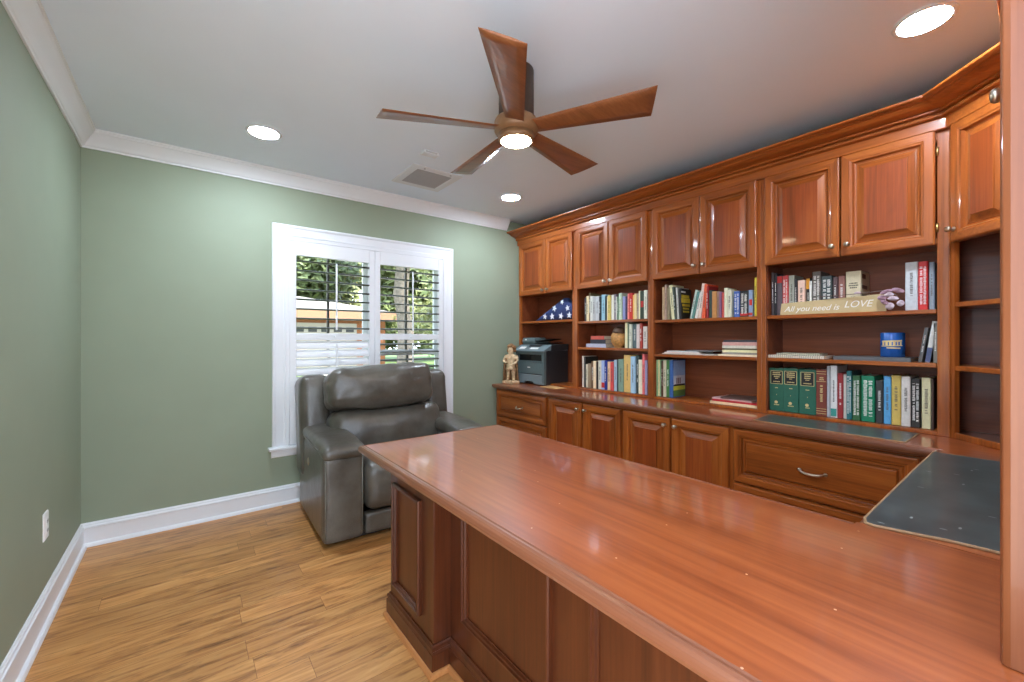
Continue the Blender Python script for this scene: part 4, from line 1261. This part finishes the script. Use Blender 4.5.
for (y, z, r, rot) in ((3.12, 1.437, .026, .2), (3.01, 1.434, .028, -.1), (2.885, 1.432, .028, .3), (2.775, 1.437, .027, .1), (2.975, 1.51, .027, .4), (2.80, 1.505, .024, -.2), (2.87, 1.565, .02, .5)):
    b = MB(); pts = []
    for k in range(10):
        rr = r*1.2 if k % 2 == 0 else r*.5
        a = rot+PI/2+k*PI/5
        yy, zz = y+rr*math.cos(a), z+rr*math.sin(a)
        pts.append((yy, zz))
    x = min(fx(yy, zz) for yy, zz in pts)
    b.prism([(x-.004, yy, zz) for yy, zz in pts], (.006, 0, 0)); b.build('star', M['star'], fl)

# carved head
t = thing('carved_head', 'round brown carved wooden head with a dark cap on the middle shelf', 'carving', (2.87, 2.235, 1.140))
b = MB()
n_ = 28; m_ = 20; vs = []
for j in range(m_+1):
    th = PI*j/m_
    for i in range(n_):
        a = 2*PI*i/n_
        d = Vector((math.sin(th)*math.cos(a), math.sin(th)*math.sin(a), math.cos(th)))
        r = 1.
        yy, zz = d.y, d.z
        if d.x < 0:     # carved features look into the room
            for (ey, ez) in ((.3, .22), (-.3, .22)):
                r -= .10*math.exp(-((yy-ey)**2+(zz-ez)**2)/.018)
            r += .16*math.exp(-(yy**2/.012+(zz+.02)**2/.06))
            r -= .09*math.exp(-(yy**2/.10+(zz+.42)**2/.008))
            r += .05*math.exp(-(yy**2/.14+(zz-.42)**2/.012))
        r += .03*noise.noise(d*4)
        vs.append((2.87+d.x*.062*r, 2.235+d.y*.066*r, 1.217+d.z*.078*r))
b.add(vs, [(j*n_+i, j*n_+(i+1) % n_, (j+1)*n_+(i+1) % n_, (j+1)*n_+i) for j in range(m_) for i in range(n_)], 0, True)
b.lathe([(.03, 0), (.038, .003), (.03, .012), (.02, .02)], (2.87, 2.235, 1.1405), n=20)
b.build('head', M['coco'], t)
b = MB(); b.lathe([(.05, 0), (.06, .004), (.056, .012), (.05, .03), (.036, .046), (.012, .053)], (2.872, 2.228, 1.263), (0, -.08, 1), 24); b.build('cap', M['cocodark'], t)

# lettered board
SB = thing('lettered_board', 'long tan board reading All you need is LOVE on the upper shelf', 'sign', (2.825, .765, 1.3585))
b = MB(); b.prism([(2.812, .52, 1.3588), (2.812, 1.003, 1.3588), (2.812, .995, 1.427), (2.812, .525, 1.447)], (.018, 0, 0)); b.build('board', M['signwood'], SB, bevel=.0015)
def text(body, parent, size, loc, rot, mat, shear=0., name='lettering', ext=.0006, width=None):
    cu = bpy.data.curves.new(name, 'FONT')
    cu.body = body; cu.size = size; cu.extrude = ext; cu.shear = shear; cu.align_x = 'LEFT'
    cu.materials.append(mat)
    o = bpy.data.objects.new(name, cu)
    bpy.context.view_layer.update()
    tmp = C.objects.link(o)
    dg = bpy.context.evaluated_depsgraph_get()
    me = bpy.data.meshes.new_from_object(o.evaluated_get(dg))
    C.objects.unlink(o); bpy.data.objects.remove(o)
    w = max(v.co.x for v in me.vertices)-min(v.co.x for v in me.vertices)
    k = width/w if width else 1.
    for v in me.vertices: v.co.x *= k
    q = bpy.data.objects.new(name, me); C.objects.link(q)
    q.parent = parent
    off = Vector((0, 0, 0)); pp = parent
    while pp is not None:
        off += pp.location; pp = pp.parent
    q.location = Vector(loc)-off; q.rotation_euler = rot
    return q
RW = (D2R(90), 0, D2R(-90))    # lettering that looks along -x into the room
bd = SB.children[0]
text('All you need is', bd, .044, (2.811, .980, 1.377), RW, M['white'], .35, width=.268)
text('LOVE', bd, .050, (2.811, .694, 1.386), RW, M['white'], .3, width=.122)

# flower spray
t = thing('flower_spray', 'spray of mauve fabric flowers lying over the end of the lettered board', 'artificial flower', (2.81, .52, 1.36))
b = MB(); b.path_tube([(2.803, .80, 1.452), (2.80, .70, 1.4535), (2.797, .60, 1.456), (2.795, .52, 1.463), (2.797, .475, 1.45)], .0022, 6)
b.path_tube([(2.796, .53, 1.462), (2.793, .508, 1.43), (2.795, .5, 1.405)], .0016, 6); b.path_tube([(2.796, .50, 1.458), (2.793, .475, 1.43), (2.795, .462, 1.41)], .0016, 6)
b.build('stem', M['stem'], t)
def petal(cy, cz, ry, rz, ang, mat, x=2.792):
    ry *= .86; rz *= .86
    b = MB(); N = 14; vs = [(x, cy, cz)]
    for ring in (.55, 1.):
        for i in range(N):
            a = 2*PI*i/N
            p = Vector((ry*math.cos(a)*ring, rz*math.sin(a)*ring)); p.rotate(Matrix.Rotation(ang, 2))
            vs.append((x-.010*(1-ring**2)+.004*math.sin(3*a)*ring, cy+p.x, cz+p.y))
    fs = [(0, 1+i, 1+(i+1) % N) for i in range(N)]+[(1+i, 1+N+i, 1+N+(i+1) % N, 1+(i+1) % N) for i in range(N)]
    b.add(vs, fs, 0, True)
    vs2 = [(p[0]+.003, p[1], p[2]) for p in vs]
    b.add(vs2, [tuple(reversed(f)) for f in fs], 0, True)
    o = b.build('petal', mat, t, recalc=False)
    return o
for a in ((.532, 1.425, .022, .016, .2, 'petal'), (.515, 1.455, .032, .013, -.25, 'petal'), (.472, 1.458, .030, .014, .35, 'petal'), (.505, 1.44, .022, .014, 0, 'petalpale'),
          (.49, 1.42, .026, .013, .1, 'petalpale'), (.503, 1.382, .020, .021, 0, 'petalpale'), (.462, 1.394, .017, .018, .3, 'petalpale'), (.63, 1.459, .018, .008, 0, 'petalpale'), (.522, 1.402, .02, .012, .6, 'petal')):
    petal(*a[:5], M[a[5]], 2.792+random.Random(a[0]).uniform(-.004, .004))

# spiral notebooks, flat folder, tin and the tilted boxes on the middle shelf
def notebook(label, x, y, z, sx, sy, sz, rgb, rot):
    t = thing('spiral_notebook', label, 'notebook', (x, y, z+.0005), 'spiral notebooks on the middle shelf', D2R(rot))
    b = MB(); b.box(-sx/2, sx/2, -sy/2, sy/2, 0, sz); b.build('pages', cover_mat(rgb), t, world=False, bevel=.001)
    b = MB()
    n = int(sy/.011)
    for i in range(n):
        y_ = -sy/2+.008+i*.011
        b.path_tube([(-sx/2+.008+.0075*math.cos(a)-.006, y_, sz/2+(sz/2+.0012)*math.sin(a)) for a in [2*PI*k/8 for k in range(9)]], .0008, 4)
    b.build('spiral_binding', M['slot'], t, world=False)
    return t
notebook('white spiral notebook lying flat on the middle shelf below the lettered board', 2.925, .93, 1.102, .20, .285, .016, (222, 214, 194), 0)
notebook('smaller pale green notebook on top of the white spiral notebook', 2.935, .93, 1.1195, .17, .22, .011, (186, 184, 160), 3)
t = thing('flat_folder', 'dark grey flat folder lying under the blue tin', 'folder', (2.92, .6, 1.102))
b = MB(); b.box(2.825, 3.03, .43, .745, 1.1025, 1.108); b.box(2.825, 2.83, .43, .745, 1.108, 1.118); b.box(2.825, 3.03, .43, .745, 1.118, 1.1225); b.build('boards', M['metalgrey'], t, bevel=.001)
b = MB(); b.box(2.833, 3.025, .434, .741, 1.108, 1.118); b.build('sheets', M['paper'], t)
t = thing('blue_tin', 'round glossy blue tin with yellow emblem standing on a dark folder', 'tin', (2.895, .51, 1.123))
TZ = 1.1235
b = MB(); N = 72
prof = [(.0, .0), (.046, 0), (.049, .003), (.049, .122), (.0465, .126), (.044, .126), (.044, .012), (.0, .012)]
vs = []
for r, hgt in prof:
    for i in range(N):
        a = 2*PI*i/N
        rr = r*(1+.018*math.cos(a*12)) if .01 < hgt < .123 and r > .045 else r
        vs.append((2.895+rr*math.cos(a), .51+rr*math.sin(a), TZ+hgt))
b.add(vs, [(j*N+i, j*N+(i+1) % N, (j+1)*N+(i+1) % N, (j+1)*N+i) for j in range(len(prof)-1) for i in range(N)], 0, True)
b.build('canister', M['tin'], t)
b = MB()
def on_tin(a0, a1, z0, z1, dr=.0505, sl=0.):
    n = 8; v = []
    for i in range(n+1):
        a = PI+a0+(a1-a0)*i/n
        zz = sl*(i/n-.5)
        for z in (z0, z1):
            v.append((2.895+dr*math.cos(a), .51+dr*math.sin(a), TZ+z+zz))
    b.add(v, [(2*i, 2*i+2, 2*i+3, 2*i+1) for i in range(n)])
for (a0, a1, z0, z1, sl) in ((-.75, .95, .078, .086, .004), (-.85, 1.0, .056, .060, .004), (-.3, .8, .044, .050, -.002), (-.7, -.5, .06, .078, 0), (-.4, -.2, .06, .078, 0), (-.1, .1, .06, .078, 0), (.2, .4, .06, .078, 0), (.5, .62, .06, .078, 0), (.75, .9, .062, .078, 0)):
    on_tin(a0, a1, z0, z1, sl=sl)
b.build('emblem', M['gilt'], t)
rnd = random.Random(11)
make_book(2.83, .398, 1.102, .014, .17, (92, 92, 90), 'thin grey book tilted beside the blue tin', 'books tilted beside the tin', ('txt',), rnd, .12, .024)
o = make_book(2.83, .372, 1.102, .018, .20, (206, 206, 198), 'white and navy book tilted between thin grey and dark books', 'books tilted beside the tin', (), rnd, .13, .026)
b = MB(); b.box(-.0006, .0004, -.0088, .0088, .002, .072); b.build('spine_patch', cover_mat((70, 84, 120)), o.children[0], world=False)
b = MB(); b.box(.004, .12, -.0098, -.0088, .002, .198); b.build('board_face', M['black'], o.children[0], world=False)
make_book(2.83, .3445, 1.102, .014, .19, (120, 116, 104), 'dark tan book upright against the corner post beside tilted books', 'books tilted beside the tin', ('txt',), rnd, .13)

# printer
pr = thing('printer', 'slate and charcoal office printer standing on the worktop below the flag', 'printer', (2.88, 3.24, ZT))
Y0, Y1 = 2.985, 3.44
b = MB(); b.prism([(x, Y0+.012, z) for x, z in ((2.745, .766), (3.045, .766), (3.045, 1.10), (2.745, 1.10))], (0, Y1-Y0-.024, 0)); b.build('body', M['prtdark'], pr, bevel=.006)
# front fascia: curved, wider at the console
b = MB()
side = [(2.745, .768), (2.722, .772), (2.716, .80), (2.716, .97), (2.712, 1.06), (2.716, 1.095), (2.745, 1.11)]
b.prism([(x, Y0+.07-.058, z) for x, z in side], (0, .032, 0)); b.prism([(x, Y1-.044, z) for x, z in side], (0, .032, 0))
b.box(2.724, 2.745, Y0+.04, Y1-.04, .985, .995); b.box(2.722, 2.745, Y0+.04, Y1-.04, 1.06, 1.085)
b.build('front_frame', M['prt'], pr, bevel=.003)
b = MB(); b.box(2.728, 2.745, Y0+.045, Y1-.045, .865, .982); cass = b.build('front_cover', M['prt'], pr, bevel=.004)
b = MB(); b.box(2.7265, 2.7285, 3.215, 3.255, .925, .934); b.build('badge', M['white'], cass)
b = MB(); b.prism([(2.720, Y0+.014, .768), (2.720, Y0+.014, .858), (2.720, Y1-.014, .858), (2.720, Y1-.014, .768), (2.720, 3.30, .768), (2.720, 3.28, .79), (2.720, 3.17, .79), (2.720, 3.15, .768)], (.025, 0, 0)); b.build('paper_drawer', M['prtlight'], pr, bevel=.004)
b = MB(); b.box(2.738, 2.746, Y0+.05, Y1-.05, 1.0, 1.055); b.box(2.726, 2.74, 3.22, 3.235, 1.0, 1.055); b.build('output_slot', M['prtblack'], pr)
# scanner with slanting console
b = MB(); b.prism([(2.70, Y0-.002, 1.085), (2.698, Y0-.002, 1.098), (2.80, Y0-.002, 1.155), (3.03, Y0-.002, 1.162), (3.03, Y0-.002, 1.10), (2.76, Y0-.002, 1.10)], (0, Y1-Y0+.006, 0), 0); sc = b.build('scanner_deck', M['prtlight'], pr, bevel=.004)
b = MB(); b.prism([(2.795, Y0-.004, 1.092), (2.80, Y0-.004, 1.158), (3.035, Y0-.004, 1.164), (3.035, Y0-.004, 1.105)], (0, .02, 0)); b.build('scanner_side', M['prtdark'], pr, bevel=.003)
def on_console(f, y0, y1, f1, mat, name):
    b = MB(); dx, dz = .102, .057
    p = [(2.698+dx*f-.0005, y0, 1.0985+dz*f), (2.698+dx*f1-.0005, y0, 1.0985+dz*f1), (2.698+dx*f1, y0, 1.1005+dz*f1), (2.698+dx*f, y0, 1.1005+dz*f)]
    b.prism(p, (0, y1-y0, 0)); return b.build(name, mat, sc)
on_console(.25, 3.30, 3.39, .6, M['plate'], 'button_panel'); on_console(.25, 3.10, 3.22, .5, M['plate'], 'button_panel'); on_console(.62, 3.1, 3.28, .9, M['prtblack'], 'display')
# document feeder
b = MB(); b.prism([(2.81, 3.23, 1.16), (2.80, 3.24, 1.19), (2.82, 3.245, 1.225), (2.96, 3.245, 1.228), (3.0, 3.24, 1.20), (3.0, 3.23, 1.16)], (0, .195, 0)); b.build('feeder', M['prt'], pr, bevel=.006)
b = MB(); b.prism([(2.82, 3.24, 1.185), (2.82, 3.04, 1.208), (2.82, 3.04, 1.214), (2.82, 3.24, 1.195)], (.17, 0, 0)); b.prism([(2.81, 3.23, 1.164), (2.81, 3.035, 1.172), (2.81, 3.035, 1.178), (2.81, 3.23, 1.17)], (.2, 0, 0)); b.build('feeder_tray', M['prtblack'], pr, bevel=.002)
b = MB(); b.box(2.7975, 2.801, 3.355, 3.38, 1.20, 1.212); b.build('badge', M['plate'], pr)

# manila envelope
t = thing('manila_envelope', 'tan paper envelope lying on the worktop beside the printer', 'envelope', (2.73, 2.86, ZT))
b = MB(); b.prism([(2.64, 2.74, ZT+.0008), (2.66, 2.99, ZT+.0008), (2.785, 2.985, ZT+.0008), (2.765, 2.735, ZT+.0008)], (0, 0, .003)); en = b.build('sleeve', M['manila'], t)
b = MB(); b.prism([(2.64, 2.74, ZT+.004), (2.66, 2.99, ZT+.004), (2.685, 2.96, ZT+.004), (2.668, 2.76, ZT+.004)], (0, 0, .0008)); b.build('flap', M['manila'], en)

# statue: one carved standing figure on a base
t = thing('statue', 'tan carved statue of a standing figure at the worktop end beside the printer', 'statue', (2.615, 3.385, ZT))
sx_, sy_, sz_ = 2.615, 3.385, ZT+.0008
b = MB(); b.box(sx_-.055, sx_+.055, sy_-.075, sy_+.075, sz_, sz_+.03); b.build('plinth', M['statue'], t, bevel=.006)
def skin_body(name, joints, edges, mat, parent, origin, sub=2):
    me = bpy.data.meshes.new(name)
    me.from_pydata([Vector(j[0]) for j in joints], edges, [])
    me.materials.append(mat)
    o = bpy.data.objects.new(name, me); C.objects.link(o)
    m = o.modifiers.new('skin', 'SKIN'); m.use_smooth_shade = True
    for v, j in zip(me.skin_vertices[0].data, joints):
        v.radius = j[1] if isinstance(j[1], tuple) else (j[1], j[1])
    me.skin_vertices[0].data[0].use_root = True
    s2 = o.modifiers.new('sub', 'SUBSURF'); s2.levels = sub; s2.render_levels = sub
    o.parent = parent; o.location = origin
    return o
# local frame: faces -x, z up, metres; the whole figure is then turned towards the desk
TURN = D2R(42)
J = [((0, 0, .185), (.030, .042)), ((0, 0, .232), (.027, .038)), ((0, 0, .272), (.030, .050)), ((-.002, 0, .298), (.020, .022)), ((-.008, 0, .322), (.031, .029)), ((-.008, 0, .352), (.030, .030)), ((0, 0, .372), (.018, .018)),
     ((0, .054, .270), .018), ((-.020, .072, .230), .014), ((-.050, .042, .212), .012), ((-.058, .018, .220), .012),
     ((0, -.054, .270), .018), ((-.018, -.072, .235), .014), ((-.048, -.052, .205), .012), ((-.058, -.022, .195), .012),
     ((0, .025, .145), .026), ((-.006, .028, .088), .019), ((0, .028, .045), .016), ((-.028, .032, .034), .012),
     ((0, -.025, .145), .026), ((-.010, -.03, .088), .019), ((-.002, -.03, .045), .016), ((-.030, -.034, .034), .012)]
E_ = [(0, 1), (1, 2), (2, 3), (3, 4), (4, 5), (5, 6), (2, 7), (7, 8), (8, 9), (9, 10), (2, 11), (11, 12), (12, 13), (13, 14), (0, 15), (15, 16), (16, 17), (17, 18), (0, 19), (19, 20), (20, 21), (21, 22)]
f_ = skin_body('figure', J, E_, M['statue'], t, (0, 0, .0012)); f_.rotation_euler = (0, 0, TURN)
def turned(o_):
    o_.rotation_euler = (0, 0, TURN)
    return o_
b = MB()
for (cx, cy, cz, r) in [(.012, 0, .372, .036)]+[(.004+.012*math.cos(k), .036*math.cos(k*1.05-.1)*(1 if k % 2 else -1), .335+.012*(k % 4), .019) for k in range(8)]+[(-.022, .018*j, .386-.004*abs(j), .015) for j in (-1, 0, 1)]:
    b.lathe([(r*math.sin(PI*q/8)+.0005, -r*math.cos(PI*q/8)) for q in range(9)], (cx, cy, cz), n=12)
turned(b.build('hair', M['statue2'], t, world=False))
b = MB(); rows_ = []
for j in range(12):
    f = j/11; z = .03+.262*f
    row = []
    for k in range(17):
        a = -PI*.60+PI*1.20*k/16
        r = .070-.018*f+.007*math.sin(k*2.1+f*3)
        row.append((.004+r*math.cos(a)*.75, r*math.sin(a)*1.08, z))
    rows_.append(row)
b.add([p for r in rows_ for p in r], [(j*17+k, j*17+k+1, (j+1)*17+k+1, (j+1)*17+k) for j in range(11) for k in range(16)], 0, True)
o = turned(b.build('cloak', M['statue2'], t, recalc=False, world=False))
m = o.modifiers.new('thick', 'SOLIDIFY'); m.thickness = .008; m.offset = 0
b = MB(); b.lathe([(.03, 0), (.052, .003), (.050, .02), (.040, .04), (.044, .05), (.036, .062)], (-.004, 0, .138), n=20); turned(b.build('tunic', M['statue'], t, world=False))

# ------------------------------------------------------------------ the world outside the window
def stru(b, name, mat):
    return struct(b.build(name, mat))
b = MB(); b.box(-30, 40, YB+.3, 60, -.5, -.35); stru(b, 'lawn', mat_plain('lawn_grass', (108, 132, 66), .9, var=.4, scale=3.))
b = MB(); b.box(-8, 8, -9, -.41, -.2, -.02); b.box(-8, XL-.125, -.41, 4.5, -.2, -.02); stru(b, 'bounce_ground', mat_plain('pale_bounce_paving', (216, 210, 200), .8, var=.06, scale=2.))  # pale ground added out of view to bounce daylight onto the ceiling
b = MB(); b.prism([(1.5, 4.5, -.35), (4.4, 19.5, -.35), (6.9, 19.5, -.35), (3.4, 4.5, -.35)], (0, 0, .02)); stru(b, 'driveway', mat_plain('pale_concrete', (214, 206, 192), .8, var=.06, scale=2.))
hs = thing('neighbour_house', 'low brick house with pale hipped roof seen through the window', 'house', (2.5, 23, -.35))
brick = mat_plain('orange_brick', (146, 92, 56), .8, var=.12, scale=6.)
b = MB(); b.box(-5, 7.7, 20, 27, -.35, 2.2); b.build('wall', brick, hs)
b = MB(); e = .5
v = [(-5-e, 20-e, 2.45), (7.7+e, 20-e, 2.45), (7.7+e, 27+e, 2.45), (-5-e, 27+e, 2.45), (-2, 23.5, 3.35), (4.6, 23.5, 3.35), (-5-e, 20-e, 2.40), (7.7+e, 20-e, 2.40), (7.7+e, 27+e, 2.40), (-5-e, 27+e, 2.40)]
b.add(v, [(0, 1, 5, 4), (1, 2, 5), (2, 3, 4, 5), (3, 0, 4), (6, 9, 8, 7), (0, 6, 7, 1), (1, 7, 8, 2), (2, 8, 9, 3), (3, 9, 6, 0)])
b.build('roof', mat_plain('pale_grey_shingle', (136, 126, 116), .9, var=.1, scale=5.), hs)
b = MB(); b.box(-5-e, 7.7+e, 20-e-.03, 20-e, 2.1, 2.45); b.build('fascia', mat_plain('orange_brown_fascia', (164, 124, 92), .7), hs)
b = MB(); b.box(1.9, 6.3, 19.9, 20.0, -.35, 1.9); gd = b.build('garage_door', mat_plain('cream_garage_door', (158, 150, 136), .6), hs)
for i in range(8):
    b = MB(); b.box(2.1+i*.53, 2.45+i*.53, 19.88, 19.9, 1.5, 1.72); b.build('pane', M['slot'], gd)
leaf_m = {}
for nm, c in (('a', (118, 128, 74)), ('b', (142, 146, 90)), ('c', (100, 112, 66))):
    leaf_m[nm] = mat_plain('leaf_green_'+nm, c, .6, var=.35, scale=2.5)
bark = mat_plain('grey_bark', (112, 102, 90), .9, var=.35, scale=14.)
def tree(label, x, y, th, tr, blobs, nleaf, mk, seed, size=.22):
    t = thing('garden_tree', label, 'tree', (x, y, -.35), 'trees outside the window')
    rnd = random.Random(seed)
    b = MB(); pts = [(x+rnd.uniform(-.1, .1)*i*.5, y, -.35+th*i/7) for i in range(8)]
    b.path_tube(pts, lambda f: tr*(1.25-.6*f), 10)
    for (bx, by, bz, br) in blobs[:3]:
        b.path_tube([pts[5], (x+bx*.5, y+by*.5, (pts[5][2]+bz)/2+.2), (x+bx, y+by, bz)], lambda f: tr*(.5-.35*f), 6)
    b.build('trunk', bark, t)
    b = MB()
    for i in range(nleaf):
        bx, by, bz, br = blobs[rnd.randrange(len(blobs))]
        d = Vector((rnd.gauss(0, 1), rnd.gauss(0, 1), rnd.gauss(0, 1))).normalized()*br*rnd.uniform(.45, 1.)
        c = Vector((x+bx, y+by, bz))+d
        u = Vector((rnd.gauss(0, 1), rnd.gauss(0, 1), rnd.gauss(0, 1))).normalized(); w = u.orthogonal().normalized()
        s_ = size*rnd.uniform(.6, 1.3)
        b.add([c-u*s_, c-w*s_*.45+u*s_*.1, c+u*s_, c+w*s_*.45+u*s_*.1], [(0, 1, 2, 3)])
    b.build('foliage', leaf_m[mk], t, recalc=False)
rt = random.Random(3)
def blobs(n, w, z0, z1, r):
    return [(rt.uniform(-w, w), rt.uniform(-w, w), rt.uniform(z0, z1), r*rt.uniform(.7, 1.2)) for _ in range(n)]
tree('tall tree with a thick pale trunk in the lawn outside the shutters', 3.98, 9.2, 6., .17, blobs(9, 1.8, 3.0, 5.5, 1.0), 2600, 'a', 1, .13)
tree('bushy tree beside the driveway just outside the window', 6.0, 10.2, 3.4, .10, blobs(9, 1.1, .4, 3.6, .9), 2600, 'b', 2, .12)
tree('pale green tree overhanging the lawn at the window side near the bare wall', .9, 12.5, 6., .16, blobs(8, 1.8, 4.0, 6.0, 1.1), 3600, 'b', 4, .17)
for i, (x, y, mk, lab) in enumerate(((-2.5, 32, 'c', 'broad dark tree behind the house roof end'), (2.2, 33, 'a', 'tall mid green tree behind the middle of the house'), (6.8, 32, 'c', 'tall dark tree behind the garage end of the house'), (9.8, 35, 'b', 'pale tree showing past the garage roof corner'),
                                     (12.0, 28, 'a', 'wide mid green tree beyond the house corner'), (17.5, 29, 'b', 'pale tree furthest along the garden edge'), (11.8, 20, 'b', 'leafy pale tree beside the house corner'), (12.8, 13, 'c', 'dark leafy tree across the lawn from the driveway'))):
    tree(lab, x, y, 7., .25, blobs(14, 1.9, 1.0, 8.5, 1.5), 9000, mk, 20+i, .34)

# ------------------------------------------------------------------ light, world, camera
sun = bpy.data.lights.new('sun', 'SUN'); sun.energy = 6.; sun.angle = D2R(2); sun.color = (1, .98, .94)
so = bpy.data.objects.new('sun', sun); C.objects.link(so)
so.rotation_euler = Vector((-.5, .34, -.8)).to_track_quat('-Z', 'Y').to_euler()
w = bpy.data.worlds.new('world'); S.world = w; w.use_nodes = True
nt = w.node_tree
bg = nt.nodes['Background']
tc = nt.nodes.new('ShaderNodeTexCoord'); sp = nt.nodes.new('ShaderNodeSeparateXYZ'); rp = nt.nodes.new('ShaderNodeValToRGB')
nt.links.new(tc.outputs['Generated'], sp.inputs[0]); nt.links.new(sp.outputs['Z'], rp.inputs['Fac'])
rp.color_ramp.elements[0].position = 0.; rp.color_ramp.elements[0].color = (.86, .93, 1.02, 1)
rp.color_ramp.elements[1].position = .7; rp.color_ramp.elements[1].color = (.55, .74, 1.06, 1)
nt.links.new(rp.outputs['Color'], bg.inputs['Color']); bg.inputs['Strength'].default_value = 2.8
cam = bpy.data.cameras.new('camera'); co = bpy.data.objects.new('camera', cam); C.objects.link(co)
co.location = (0, 0, 1.22); co.rotation_euler = (PI/2, 0, -.6605)
cam.sensor_width = 36.; cam.sensor_fit = 'HORIZONTAL'; cam.lens = 420.2/1024*36; cam.shift_y = -(341-338.3)/1024; cam.clip_start = .02; cam.clip_end = 200
S.camera = co
S.view_settings.view_transform = 'Standard'; S.view_settings.look = 'None'; S.view_settings.gamma = 1; S.view_settings.use_curve_mapping = False
S.view_settings.exposure = 1.
S.cycles.max_bounces = 8; S.cycles.diffuse_bounces = 6; S.cycles.use_denoising = True
S.cycles.caustics_reflective = False; S.cycles.sample_clamp_indirect = 6.
